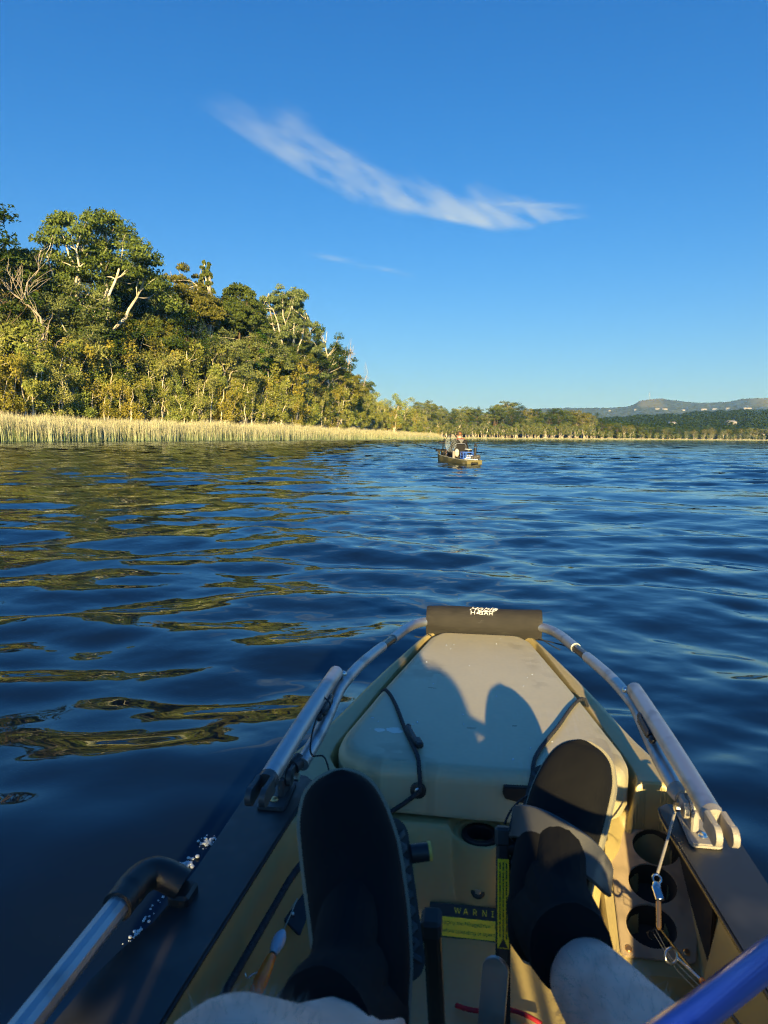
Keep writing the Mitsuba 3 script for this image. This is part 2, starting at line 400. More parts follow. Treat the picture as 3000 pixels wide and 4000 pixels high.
def make_tree(seed, h, w, kind, airy=False):
    """trunk mesh and (vertices, faces, colours) of the crown; the foot at the origin"""
    rng = np.random.default_rng(seed)
    wood, cen, rad = [], [], []
    if kind == 'gum':            # bare pale trunk, wide limbs, clumped hanging foliage
        fork = h * rng.uniform(0.30, 0.42)
        lean = rng.normal(size=2) * h * 0.02
        r0 = h * 0.012 + 0.05
        top = np.array([lean[0], lean[1], fork])
        wood.append(tube(limb(rng, [0, 0, -0.6], top, 0.03, 7), np.linspace(r0 * 1.25, r0 * 0.85, 7), 7))
        nl = rng.integers(9, 12) if airy else rng.integers(7, 10)
        thick = 1.7 if airy else 1.0
        dome = lambda q_: h * (0.97 - 0.24 * (np.hypot(q_[0], q_[1]) / (w * 0.5)) ** 2.4)
        for i in range(nl):
            a = i * 2.4 + rng.normal() * 0.25
            e = math.sqrt((i + 0.4) / nl) * rng.uniform(0.88, 1.05)
            tip = np.array([math.cos(a) * w * 0.40 * e, math.sin(a) * w * 0.40 * e, 0])
            tip[2] = dome(tip) * rng.uniform(0.86, 0.97)
            start = np.array([lean[0], lean[1], fork * rng.uniform(0.70, 1.0)])
            p = limb(rng, start, tip, 0.10, 9, up=0.08)
            r = np.linspace(r0 * 0.60, r0 * 0.15, 9) * thick
            wood.append(tube(p, r, 6))
            for q in range(rng.integers(6, 9) if airy else rng.integers(8, 12)):
                k = rng.integers(6, 9) if airy else rng.integers(4, 9)
                b = p[k] + rng.normal(size=3) * np.array([1, 1, 0.6]) * w * 0.14 + np.array([math.cos(a), math.sin(a), 0.6]) * w * 0.06
                b[2] = min(b[2] + 0.03 * h, dome(b))
                wood.append(tube(limb(rng, p[k], b, 0.15, 5), np.linspace(r[k] * 0.5, 0.03 * thick, 5), 5))
                for _ in range(3 if airy else 2):
                    c_ = b + rng.normal(size=3) * w * 0.05
                    c_[2] = min(c_[2], dome(c_))
                    cen.append(c_)
                    rad.append(w * rng.uniform(0.060, 0.105))
        V = leaf_cloud(rng, cen, np.array(rad), int(90 + 1.2 * h) if airy else int(100 + 2.0 * h), max(0.46, h * 0.0165), hang=0.8, flat=0.42 if airy else 0.58, cols=GUM)
    elif kind == 'paper':        # paperbark: several pale stems, upright bushy crown
        ns = rng.integers(3, 6)
        for i in range(ns):
            a = rng.uniform(0, 6.28)
            s = np.array([math.cos(a), math.sin(a), 0]) * w * 0.10
            tip = np.array([math.cos(a) * w * 0.30, math.sin(a) * w * 0.30, h * rng.uniform(0.62, 0.92)])
            p = limb(rng, s + [0, 0, -0.4], tip, 0.10, 8)
            r = np.linspace(h * 0.014 + 0.05, 0.04, 8)
            wood.append(tube(p, r, 5))
            for q in range(7):
                k = rng.integers(2, 8)
                b = p[k] + np.array([rng.normal() * 0.16 * w, rng.normal() * 0.16 * w, rng.uniform(0.02, 0.14) * h])
                b[2] = np.clip(b[2], h * 0.36, h * 0.95)
                wood.append(tube(limb(rng, p[k], b, 0.12, 4), np.linspace(r[k] * 0.5, 0.02, 4), 4))
                cen.append(b)
                rad.append(w * rng.uniform(0.10, 0.17))
        for _ in range(5):      # leaf low down on the lake side
            a = rng.uniform(0, 6.28)
            cen.append(np.array([math.cos(a) * w * 0.36, math.sin(a) * w * 0.36, h * rng.uniform(0.30, 0.62)]))
            rad.append(w * rng.uniform(0.10, 0.16))
        V = leaf_cloud(rng, cen, np.array(rad), 130, 0.36, hang=-0.6, flat=0.95, cols=PAPER, width=0.55)
    elif kind == 'dense':        # rainforest tree: dark, full crown low to the ground
        r0 = h * 0.011 + 0.05
        p = limb(rng, [0, 0, -0.6], [rng.normal() * 0.4, rng.normal() * 0.4, h * 0.9], 0.04, 9)
        wood.append(tube(p, np.linspace(r0, 0.05, 9), 6))
        for q in range(44):
            z = rng.uniform(0.25, 0.97)
            a = rng.uniform(0, 6.28)
            e = w * 0.42 * math.sqrt(max(0.04, 1 - ((z - 0.55) / 0.47) ** 2)) * rng.uniform(0.35, 1)
            b = np.array([math.cos(a) * e, math.sin(a) * e, z * h])
            wood.append(tube(limb(rng, p[min(8, int(z * 8))], b, 0.1, 4), np.linspace(0.09, 0.02, 4), 4))
            cen.append(b)
            rad.append(w * rng.uniform(0.085, 0.14))
        V = leaf_cloud(rng, cen, np.array(rad), 150, max(0.40, h * 0.015), hang=0.3, flat=0.75, cols=DENSE, width=0.5)
    elif kind == 'dead':         # bare branches
        p = limb(rng, [0, 0, -0.6], [rng.normal() * w * 0.05, 0, h * 0.86], 0.05, 10)
        r = np.linspace(h * 0.0085, h * 0.0028, 10)
        wood.append(tube(p, r, 6))
        for q in range(16):
            k = rng.integers(4, 10)
            a = rng.uniform(0, 6.28)
            b = p[k] + np.array([math.cos(a) * w * 0.26, math.sin(a) * w * 0.26, h * rng.uniform(0.08, 0.2)])
            l = limb(rng, p[k], b, 0.16, 5)
            wood.append(tube(l, np.linspace(r[k] * 0.6, 0.03, 5), 5))
            for _ in range(3):
                wood.append(tube(limb(rng, l[rng.integers(2, 5)], b + rng.normal(size=3) * w * 0.13 + [0, 0, h * 0.03], 0.15, 4), np.linspace(0.05, 0.015, 4), 4))
        V = None
    else:                        # 'conifer': straight brown stem with many thin side shoots
        p = limb(rng, [0, 0, -0.6], [0.1, 0, h], 0.01, 9)
        wood.append(tube(p, np.linspace(h * 0.009 + 0.03, 0.03, 9), 6))
        for q in range(60):
            z = rng.uniform(0.28, 0.98)
            a = rng.uniform(0, 6.28)
            e = w * 0.5 * (1.04 - z) / 0.75
            b = np.array([math.cos(a) * e, math.sin(a) * e, z * h + e * 0.25])
            wood.append(tube(limb(rng, [0.1 * z, 0, z * h], b, 0.08, 4), np.linspace(0.05, 0.015, 4), 4))
        V = None
    wd_ = cat(*wood)
    ref = V[0] if V is not None else wd_.vertices
    sz = h / np.percentile(ref[:, 2], 99.8)
    sx = (w / 2) / np.percentile(np.hypot(ref[:, 0], ref[:, 1]), 96)
    wd_.vertices *= [sx, sx, sz]
    if V is not None:
        V = (V[0] * [sx, sx, sz], V[1], V[2])
    return wd_, V


GUM = ((0.045, 0.072, 0.018), (0.230, 0.270, 0.070))
PAPER = ((0.130, 0.165, 0.032), (0.440, 0.445, 0.120))
DENSE = ((0.018, 0.038, 0.011), (0.085, 0.130, 0.028))
leafcol = {'type': 'mesh_attribute', 'name': 'vertex_color'}
scene['m_leaf'] = {'type': 'principledthin', 'base_color': leafcol, 'roughness': 0.55, 'diff_trans': 0.35, 'spec_trans': 0.0}
mat('m_bark_pale', proc(lambda p, n, uv: mikit.mix([0.78, 0.70, 0.57], [0.42, 0.34, 0.25], mikit.smoothstep(0.35, 0.75, fbm(p.x * 2.2, p.y * 2.2, p.z * 0.7)))), 0.85)
mat('m_bark_dark', proc(lambda p, n, uv: mikit.mix([0.20, 0.14, 0.09], [0.08, 0.055, 0.035], fbm(p.x * 3, p.y * 3, p.z * 0.8))), 0.9)
mat('m_bark_dead', rgb(0.46, 0.38, 0.31), 0.9)


def place(bearing, dist):
    """a spot by tan(bearing) right of straight ahead and metres ahead"""
    return np.array([bearing * dist, dist])


def own_tree(name, seed, X, off, ztan, w, kind, bark, label, category='tree', tint=None):
    """a tree of its own: bearing, metres inland of the water's edge, tangent of its top's elevation"""
    dist = float(shore_y(X)) + off
    x, y = place(X, dist)
    g = float(ground(np.array(x), np.array(y)))
    wood, V = make_tree(seed, ztan * dist + EYE - g, w, kind, kind == 'gum')
    k = thing(name)
    tag(k, label, category)
    o = np.array([x, y, g])
    wood.vertices += o
    add(k + '__trunk', wood, bark, smooth=True)
    if V is not None:
        add(k + '__crown', trimesh.Trimesh(V[0] + o, V[1], process=False), 'm_leaf', color=V[2] * (tint or [1, 1, 1]))


own_tree('gum_tree', 101, -0.4130, 24, 0.309, 27, 'gum', 'm_bark_pale', 'biggest gum tree, broad domed crown over pale spreading limbs, left of the picture', tint=[1.0, 1.06, 1.0])
own_tree('dead_tree', 141, -0.5050, 21, 0.280, 10, 'dead', 'm_bark_dead', 'tall bare dead tree with whitened limbs left of the biggest gum', 'dead tree')
own_tree('dark_tree', 103, -0.5700, 24, 0.322, 15, 'dense', 'm_bark_dark', 'very dark tall tree cut by the left edge of the picture')
own_tree('gum_tree', 104, -0.5200, 32, 0.262, 14, 'gum', 'm_bark_dark', 'dark gum tree behind the bare dead tree', tint=[0.7, 0.75, 0.7])
own_tree('gum_tree', 105, -0.2850, 28, 0.236, 17, 'gum', 'm_bark_pale', 'gum tree with rusty brown crown right of the biggest gum', tint=[1.15, 0.90, 0.8])
own_tree('slender_tree', 106, -0.2560, 30, 0.246, 5, 'gum', 'm_bark_pale', 'slender tree whose small flat tuft stands above the canopy')
own_tree('gum_tree', 107, -0.2150, 30, 0.213, 17, 'gum', 'm_bark_dark', 'dark green gum tree between the slender tree and the grey green gum', tint=[0.75, 0.8, 0.8])
own_tree('grey_gum_tree', 108, -0.1430, 28, 0.210, 20, 'gum', 'm_bark_pale', 'pale grey green gum tree leaning out over the slope on the skyline', tint=[1.25, 1.25, 1.9])
own_tree('conifer', 109, -0.1400, 24, 0.140, 8, 'conifer', 'm_bark_dark', 'brown dead conifer with straight stem and thin bare shoots', 'conifer')
own_tree('bright_tree', 110, -0.1880, 23, 0.150, 9, 'dense', 'm_bark_dark', 'bright green tree with slim reddish stem amid dark trees', tint=[1.5, 1.9, 1.1])
own_tree('round_tree', 111, -0.0830, 24, 0.156, 13, 'dense', 'm_bark_pale', 'rounded dark tree right of the grey green gum on the descending skyline')
own_tree('dead_tree', 112, -0.0560, 22, 0.143, 8, 'dead', 'm_bark_dead', 'thin leafless grey tree at the right shoulder of the wood', 'dead tree')
own_tree('dark_tree', 114, -0.0610, 30, 0.128, 13, 'dense', 'm_bark_dark', 'small dark tree left of the bare feathery tree')
own_tree('dead_tree', 113, -0.0290, 24, 0.107, 9, 'conifer', 'm_bark_dead', 'bare feathery dead tree alone against the sky low on the right slope', 'dead tree')

# canopy trees of the wood: five kinds of tree, each standing many times
VAR = {}


def variant(name, seed, h, w, kind, bark, tint=(1, 1, 1)):
    wood, V = make_tree(seed, h, w, kind)
    V = (V[0], V[1], V[2] * np.array(tint))
    scene['kind_' + name] = {'type': 'shapegroup',
                             'trunk': mikit.ply(wood, bark, smooth=True),
                             'crown': mikit.ply((V[0], V[1]), 'm_leaf', smooth=False, color=V[2])}
    VAR[name] = h


def stand(key, kind, x, y, height, rot, wide=1.0):
    g = float(ground(np.array(x), np.array(y)))
    s = height / VAR[kind]
    k = thing(key)
    scene[k] = {'type': 'instance', 'to_world': T().translate([x, y, g - 0.2]).rotate([0, 0, 1], rot).scale([s * wide, s * wide, s]), 'shapegroup': {'type': 'ref', 'id': 'kind_' + kind}}
    return k


for i in range(3):
    variant(f'gum_{i}', 200 + i, 28, 17, 'gum', 'm_bark_pale' if i else 'm_bark_dark', ((0.85, 0.9, 0.9), (1.25, 1.18, 1.6), (1.25, 1.0, 0.8))[i])
for i in range(2):
    variant(f'dense_{i}', 220 + i, 24, 14, 'dense', 'm_bark_dark')
for i in range(5):
    variant(f'paper_{i}', 240 + i, 13, 8.0, 'paper', 'm_bark_pale', ((1.15, 0.95, 0.75), (1.0, 1.0, 1.0), (0.85, 0.95, 0.95), (1.05, 1.0, 1.3), (0.9, 0.88, 0.8))[i])
for i in range(3):
    variant(f'small_{i}', 260 + i, 13, 8.0, 'paper', 'm_bark_pale', ((0.60, 0.68, 0.72), (0.70, 0.74, 0.85), (0.54, 0.64, 0.66))[i])

rng = np.random.default_rng(31)
# skyline of the wood: tan(bearing), tan(elevation) of the tree tops
SKY_X = [-0.75, -0.653, -0.544, -0.52, -0.48, -0.45, -0.4075, -0.36, -0.3221, -0.3117, -0.2939, -0.2393, -0.2105, -0.185, -0.156, -0.116, -0.094, -0.0645, -0.0386, -0.0125, 0.0211, 0.0511, 0.08]
SKY_Z = [0.28, 0.295, 0.30, 0.27, 0.265, 0.262, 0.262, 0.262, 0.262, 0.247, 0.234, 0.230, 0.213, 0.199, 0.196, 0.180, 0.152, 0.131, 0.099, 0.063, 0.041, 0.023, 0.012]
ROWS = ('front tree', 'second-row tree', 'third-row tree', 'rearmost tree')
PROWS = ('low olive paperbark right behind the reeds', 'pale-stemmed paperbark of the second row', 'tall olive paperbark of the back row')


def where(X):
    return 'at the left edge of the picture' if X < -0.47 else 'below the biggest gum' if X < -0.33 else 'left of the grey green gum' if X < -0.20 else 'below the grey green gum' if X < -0.10 else 'near the right end of the wood'


def far_where(X):
    return 'left of the kayaker ahead' if X < 0.10 else 'right of the kayaker ahead' if X < 0.22 else 'below the distant summit' if X < 0.45 else 'near the right edge'


for row, (off, frac, step) in enumerate(((26, 0.84, 0.030), (38, 0.95, 0.032), (54, 1.0, 0.036), (76, 1.0, 0.045))):
    X = -0.72
    while X < 0.0:
        xx = X + rng.normal() * 0.008
        y = float(shore_y(xx)) + off + rng.uniform(-5, 5)
        top = np.interp(xx, SKY_X, SKY_Z) * frac * rng.uniform(0.78, 1.0) * y
        g = float(ground(np.array(xx * y), np.array(y)))
        if top - g > 12:
            kind = ('gum_%d' % rng.integers(3)) if rng.random() < 0.55 else ('dense_%d' % rng.integers(2))
            k = stand('canopy_tree', kind, xx * y, y, top - g, rng.uniform(0, 360), (0.85 + 0.35 * rng.random()) * min(1.0, 26 / (top - g)))
            tag(k, ROWS[row] + ' of the dark canopy, ' + where(xx), 'tree', f'canopy trees, {ROWS[row]}, {where(xx)}')
        X += step * rng.uniform(0.7, 1.2)
for row, (off, lo, hi, step) in enumerate(((13, 10.0, 13.5, 0.030), (17, 13, 17.5, 0.030), (21, 16, 21.5, 0.036))):
    X = -0.70
    while X < 0.078:
        y = float(shore_y(X)) + off + rng.uniform(-2.0, 2.0)
        hgt = rng.uniform(lo, hi) * np.interp(X, [-0.05, -0.01, 0.02, 0.05, 0.08], [1.0, 1.02, 0.98, 0.78, 0.48])
        k = stand('paperbark_tree', 'paper_%d' % rng.integers(5), X * y, y, hgt, rng.uniform(0, 360), rng.uniform(0.8, 1.15))
        tag(k, PROWS[row] + ' ' + where(X), 'tree', f'{PROWS[row]} {where(X)}')
        X += step * rng.uniform(0.6, 1.3) * 118 / y
# far shore
for row, (off, lo, hi, step, kinds) in enumerate(((9, 8, 10.5, 0.0115, ('small',)), (16, 9, 12, 0.012, ('small',)), (30, 15, 19, 0.012, ('gum', 'dense')), (52, 19, 23, 0.012, ('gum', 'dense')))):
    X = 0.045 + 0.004 * row
    while X < 0.62:
        y = float(shore_y(X)) + off + rng.uniform(-4, 4)
        hgt = rng.uniform(lo, hi) * (1 - 0.45 * sstep(0.295, 0.335, X))
        if row > 1 and 0.155 < X < 0.19:
            hgt *= 1.22
        kd = kinds[rng.integers(len(kinds))]
        k = stand('far_tree', kd + '_%d' % rng.integers({'small': 3, 'gum': 3, 'dense': 2}[kd]), X * y, y, hgt, rng.uniform(0, 360), rng.uniform(1.1, 1.5))
        if row < 2:
            lb_ = ('small pale-stemmed tree fronting the far shore', 'small tree of the second line on the far shore')[row] + ', ' + far_where(X)
            tag(k, lb_, 'tree', lb_)
        else:
            lb_ = ('dark green tree in the taller far-shore belt', 'tallest dark tree at the back of the far-shore belt')[row - 2] + ', ' + far_where(X)
            tag(k, lb_, 'tree', lb_)
        X += step * rng.uniform(0.7, 1.3)

# the forest that climbs the hill on the right: a mass nobody could count
wood, V = make_tree(300, 14, 11, 'dense')
keep = np.random.default_rng(3).permutation(len(V[0]) // 4)[:420]
idx = (keep[:, None] * 4 + np.arange(4)).ravel()
vv = V[0][idx].reshape(-1, 4, 3)
vv = vv.mean(1, keepdims=True) + (vv - vv.mean(1, keepdims=True)) * 3.4
bb = np.arange(len(keep))[:, None] * 4
scene['kind_forest'] = {'type': 'shapegroup', 'crowns': mikit.ply((vv.reshape(-1, 3), np.vstack([bb + [0, 1, 2], bb + [0, 2, 3]])), 'm_leaf', smooth=False, color=V[2][idx] * 0.9)}
n = 0
for _ in range(2600):
    X = rng.uniform(0.06, 0.66)
    y = rng.uniform(float(shore_y(X)) + 60, 1750) if X > 0.2 else rng.uniform(float(shore_y(X)) + 60, 900)
    x = X * y
    s = rng.uniform(0.7, 1.25)
    n += 1
    scene[f'hill_forest__{n:03d}'] = {'type': 'instance', 'to_world': T().translate([x, y, float(ground(np.array(x), np.array(y))) - 3.5]).rotate([0, 0, 1], rng.uniform(0, 360)).scale([s * 1.25, s * 1.25, s]), 'shapegroup': {'type': 'ref', 'id': 'kind_forest'}}
tag('hill_forest', 'dense dark forest covering the low hill across the lake', 'forest', kind='stuff')

# reeds: one bed along the whole shore
rr = np.random.default_rng(5)
nb = 900
bx_, by_ = rr.normal(0, 1.7, nb), rr.normal(0, 1.3, nb)
hh = rr.uniform(2.2, 3.8, nb) * (1 + 0.08 * np.sin(bx_ * 2.1))
wd = rr.uniform(0.022, 0.045, nb)
lean = rr.normal(size=(nb, 2)) * np.where(rr.random(nb) < 0.14, 0.75, 0.20)[:, None]
ang = rr.uniform(0, np.pi, nb)
dx, dy = np.cos(ang) * wd, np.sin(ang) * wd
base = np.stack([bx_, by_, np.full(nb, -0.3)], 1)
mid = base + np.stack([lean[:, 0] * 0.35, lean[:, 1] * 0.35, hh * 0.6], 1)
tip = base + np.stack([lean[:, 0], lean[:, 1], hh], 1)
off = np.stack([dx, dy, 0 * dx], 1)
RV = np.stack([base - off, base + off, mid + off * 0.9, mid - off * 0.9, tip + off * 0.25, tip - off * 0.25], 1).reshape(-1, 3)
b6 = np.arange(nb)[:, None] * 6
RF = np.vstack([b6 + [0, 1, 2], b6 + [0, 2, 3], b6 + [3, 2, 4], b6 + [3, 4, 5]])
tone = np.clip(rr.normal(0.5, 0.38, nb), -0.15, 1.1)[:, None]
green, straw = np.array([0.26, 0.31, 0.16]), np.array([0.64, 0.58, 0.40])
cb = (green * (1 - tone) + straw * tone)
RC = np.stack([cb * [0.75, 0.95, 0.8], cb * [0.75, 0.95, 0.8], cb, cb, cb * 0.4 + straw * 0.6, cb * 0.4 + straw * 0.6], 1).reshape(-1, 3)
scene['m_reed'] = {'type': 'principledthin', 'base_color': leafcol, 'roughness': 0.6, 'diff_trans': 0.35, 'spec_trans': 0.0}
scene['kind_reed'] = {'type': 'shapegroup', 'blades': mikit.ply((RV, RF), 'm_reed', smooth=False, color=RC)}
n = 0
for row in range(4):
    X = -0.70
    while X < 0.076:
        y = float(shore_y(X)) + 0.6 + row * 3.0 + rng.uniform(-0.5, 0.5) + 1.0 * math.sin(X * 40)
        gap = row == 0 and any(abs(X - g) < 0.008 for g in (-0.383, -0.359, -0.312))
        if not gap:
            n += 1
            s = rng.uniform(0.80, 1.14) * (0.86 + 0.28 * float(meshkit.noise(np.array([X * 55, row * 3.1, 0.0]), 6)))
            scene[f'reed_bed__{n:03d}'] = {'type': 'instance', 'to_world': T().translate([X * y, y, 0]).rotate([0, 0, 1], rng.uniform(0, 360)).scale([1, 1, s]), 'shapegroup': {'type': 'ref', 'id': 'kind_reed'}}
        X += rng.uniform(1.4, 3.2) / y
X = 0.08
while X < 0.62:          # a thin line of reeds on the far shore
    y = float(shore_y(X)) + rng.uniform(-1, 2)
    n += 1
    scene[f'reed_bed__{n:03d}'] = {'type': 'instance', 'to_world': T().translate([X * y, y, 0]).rotate([0, 0, 1], rng.uniform(0, 360)).scale([1.6, 1.6, rng.uniform(0.22, 0.42)]), 'shapegroup': {'type': 'ref', 'id': 'kind_reed'}}
    X += 5.5 / y
tag('reed_bed', 'pale straw and green reeds standing in the water along the shore', 'reeds', kind='stuff')

# ------------------------------------------------------------------ the hills at the back
RID_X = [-1.2, -0.4, 0.10, 0.226, 0.324, 0.356, 0.373, 0.400, 0.421, 0.458, 0.491, 0.527, 0.565, 0.62, 0.75, 1.2]
RID_Z = [0.006, 0.010, 0.026, 0.0395, 0.0425, 0.0455, 0.052, 0.0545, 0.0525, 0.0495, 0.0505, 0.0570, 0.0590, 0.062, 0.056, 0.02]
ridge = PchipInterpolator(RID_X, RID_Z)


def hill(X, y):
    t = sstep(2300, 4600, y)
    z = ridge(X) * 4600 * (0.03 + 0.97 * t) * np.where(y > 4600, 1 - 0.5 * sstep(4600, 6000, y), 1)
    q = np.stack([X * y / 420, y / 420, 0 * X], -1)
    return z + (meshkit.fbm(q, 4, 8) - 0.5) * 60 * t * (1 - 0.75 * sstep(4200, 4600, y)) + (meshkit.noise(np.stack([X * y / 22, y / 30, 0 * X], -1), 4) - 0.2) * 11


hx = np.linspace(-1.15, 1.15, 760)
hy = np.r_[np.linspace(2300, 4700, 120), np.linspace(4750, 6000, 8)]
HX, HY = np.meshgrid(hx, hy, indexing='ij')
HZ = hill(HX, HY)
nI, nJ = HX.shape
ii, jj = np.meshgrid(np.arange(nI - 1), np.arange(nJ - 1), indexing='ij')
quads = np.stack([ii * nJ + jj, (ii + 1) * nJ + jj, (ii + 1) * nJ + jj + 1, ii * nJ + jj + 1], -1).reshape(-1, 4)


def hillcol(p, n, uv):
    X = p.x / p.y
    f = fbm(p.x / 90, p.y / 200, 0.0)
    wood_ = mikit.mix([0.020, 0.032, 0.016], [0.060, 0.075, 0.032], noise(p.x / 18, p.y / 30))
    grass = mikit.mix([0.13, 0.12, 0.06], [0.08, 0.09, 0.04], f)
    e = p.z / p.y
    open_ = mikit.smoothstep(0.043, 0.047, e + 0.006 * (f - 0.5)) * mikit.smoothstep(0.362, 0.372, X) * (1 - mikit.smoothstep(0.402, 0.418, X + 0.01 * f))
    open2 = mikit.smoothstep(0.0475, 0.052, e + 0.01 * (f - 0.5)) * mikit.smoothstep(0.51, 0.56, X)
    open3 = mikit.smoothstep(0.62, 0.72, fbm(p.x / 210 + 7, p.y / 700, 0.0)) * mikit.smoothstep(0.035, 0.042, e) * mikit.smoothstep(0.42, 0.46, X)
    return mikit.mix(wood_, grass, mi.Float(0.85) * (1 - (1 - open_) * (1 - open2) * (1 - 0.8 * open3)))


mat('m_hill', proc(hillcol), 0.95)
add('hills', tm(np.stack([HX * HY, HY, HZ], -1).reshape(-1, 3), quads), 'm_hill', smooth=False)
tag('hills', 'distant bluish wooded hills with a cleared brown summit', kind='structure')
mat('m_house', (0.36, 0.34, 0.32), 0.7)
mat('m_roof', (0.27, 0.26, 0.26), 0.6)
mat('m_window', (0.04, 0.05, 0.07), 0.2)
mat('m_steel', (0.35, 0.36, 0.38), 0.5, 0.6)


def house(X, ztan, fn, w, d, h, label, y0, y1):
    ys = np.linspace(y0, y1, 400)
    zz = fn(np.full(400, X), ys)
    k = int(np.argmax(zz / ys > ztan)) or 399
    y, z = ys[k], float(zz[k])
    x = X * y
    w, d, h = w * 0.72, d * 0.72, h * 0.66
    t = thing('house')
    tag(t, label, 'house')
    b = trimesh.creation.box([w, d, h + 6])
    b.vertices += [x, y, z + h / 2 - 3]
    add(t + '__wall', b, 'm_house', smooth=False)
    ov = 0.8
    rf = trimesh.convex.convex_hull(np.array([[sx * (w / 2 + ov), sy * (d / 2 + ov), 0] for sx in (-1, 1) for sy in (-1, 1)] + [[sx * w * 0.35, 0, h * 0.55] for sx in (-1, 1)]) + [x, y, z + h + 0.02])
    add(t + '__roof', rf, 'm_roof', smooth=False)
    for i in range(3):
        g = trimesh.creation.box([w * 0.14, 0.3, h * 0.4])
        g.vertices += [x - w * 0.3 + i * w * 0.3, y - d / 2 - 0.1, z + h * 0.55]
        add(t + '__window', g, 'm_window', smooth=False)


hz = lambda X, y: hill(X, y)
for X, e, w, lab in ((0.3265, 0.0395, 16, 'tiny white house at the left foot of the brown summit'), (0.3635, 0.0415, 14, 'small white house, first of three below the brown summit'),
                     (0.3960, 0.0428, 34, 'long white house, middle of three below the brown summit'), (0.4065, 0.0428, 36, 'long white house, right of three below the brown summit'),
                     (0.4340, 0.0413, 18, 'lone white house right of the brown summit slope'), (0.4635, 0.0425, 42, 'broad white house alone in the middle of the long ridge'),
                     (0.4790, 0.0433, 36, 'white house left of centre on the right half of the ridge'), (0.4985, 0.0442, 34, 'white house on the dip of the ridge'),
                     (0.5235, 0.0444, 26, 'white house, left of the last pair on the right'), (0.5290, 0.0447, 30, 'white house, right of the last pair on the right')):
    house(X, e, hz, w, 12, 6.5, lab, 2400, 4600)
gh = lambda X, y: ground(X * y, y) + 8
house(0.4190, 0.0215, gh, 13, 8, 4.0, 'white roofed house low in the forest of the near hill', 800, 1750)
house(0.5040, 0.0215, gh, 17, 9, 6.0, 'white two-winged house in the forest on the right of the near hill', 800, 1750)
for X, hgt, lab in ((0.3835, 62, 'thin radio mast on the brown summit'), (0.5600, 75, 'thin radio mast on the right ridge')):
    t = thing('radio_mast')
    tag(t, lab, 'mast')
    y = 4560.0
    z = float(hill(np.array([X]), np.array([y]))[0])
    add(t, cat(tube([[X * y, y, z - 5], [X * y, y, z + hgt]], [1.6, 0.9], 6), tube([[X * y - 4, y, z + hgt * 0.7], [X * y + 4, y, z + hgt * 0.7]], 0.7, 5)), 'm_steel')

# ------------------------------------------------------------------ the kayak we sit in (its own frame: x right, y forward)
def hull_colour(p, n, uv):
    f = fbm(p.x * 5, p.y * 5, p.z * 5)
    g = noise(p.x * 160, p.y * 160, p.z * 160)
    c = mikit.mix([0.340, 0.270, 0.120], [0.390, 0.315, 0.150], f)
    dirt = mikit.smoothstep(0.62, 0.80, fbm(p.x * 9 + 3, p.y * 9, p.z * 9)) * 0.30
    c = mikit.mix(c, [0.13, 0.105, 0.06], dirt)
    return c * (0.97 + 0.06 * g)


def lid_colour(p, n, uv):
    s, c_ = math.sin(KPSI), math.cos(KPSI)
    x, y = (p.x - 0.012) * c_ - p.y * s, (p.x - 0.012) * s + p.y * c_
    f = fbm(x * 4 + 9, y * 3, p.z)
    c = mikit.mix([0.420, 0.365, 0.235], [0.475, 0.420, 0.275], f)
    scratch = mikit.smoothstep(0.74, 0.80, noise(x * 240, y * 12)) * mikit.smoothstep(0.55, 0.75, fbm(x * 6, y * 6 + 4))
    c = mikit.mix(c, [0.46, 0.42, 0.32], scratch * 0.35)

    def spot(cx, cy, rx, ry, k):
        d = dr_sqrt(((x - cx) / rx) * ((x - cx) / rx) + ((y - cy) / ry) * ((y - cy) / ry)) + 0.9 * (noise(x * 130 + k, y * 130) - 0.5)
        return 1 - mikit.smoothstep(0.75, 1.0, d)
    scuff = spot(-0.213, 1.362, 0.016, 0.011, 1.0) + spot(-0.178, 1.364, 0.022, 0.017, 5.0)
    c = mikit.mix(c, [0.62, 0.62, 0.56], mi.Float(0.8) * dr_min(scuff, 1.0))
    mud = mikit.smoothstep(0.56, 0.72, fbm(x * 7 + 2, y * 4 + 8)) * mikit.smoothstep(0.35, 0.6, noise(x * 45, y * 45))
    c = mikit.mix(c, [0.20, 0.165, 0.10], mud * 0.35)
    stain = spot(-0.02, 1.40, 0.012, 0.006, 2.0) + spot(0.075, 1.425, 0.006, 0.004, 3.0) + spot(-0.115, 1.62, 0.012, 0.004, 7.0)
    c = mikit.mix(c, [0.13, 0.11, 0.07], mi.Float(0.6) * dr_min(stain, 1.0))
    return c * (0.975 + 0.05 * noise(x * 190, y * 190))


import drjit as dr
dr_sqrt, dr_min = dr.sqrt, dr.minimum
grain = proc(lambda p, n, uv: 0.00007 * noise(p.x * 420, p.y * 420, p.z * 420) + 0.0003 * noise(p.x * 60, p.y * 60, p.z * 60), eps=5e-4)
mat('m_hull', proc(hull_colour), 0.36, bump=grain, specular=0.45)
mat('m_lid', proc(lid_colour), 0.38, bump=grain, specular=0.5)
mat('m_plate', proc(lambda p, n, uv: mikit.mix([0.020, 0.021, 0.023], [0.055, 0.052, 0.048], mikit.smoothstep(0.45, 0.8, fbm(p.x * 14, p.y * 14, p.z * 14)) * 0.7)), 0.40, bump=grain)
mat('m_black', (0.016, 0.016, 0.018), 0.42)
mat('m_rubber', proc(lambda p, n, uv: mikit.mix([0.020, 0.020, 0.021], [0.045, 0.043, 0.040], fbm(p.x * 30, p.y * 30, p.z * 30))), 0.62)
mat('m_cord', proc(lambda p, n, uv: mikit.mix([0.012, 0.012, 0.014], [0.04, 0.04, 0.045], mikit.smoothstep(0.4, 0.6, noise(p.x * 700, p.y * 700, p.z * 700)))), 0.8)
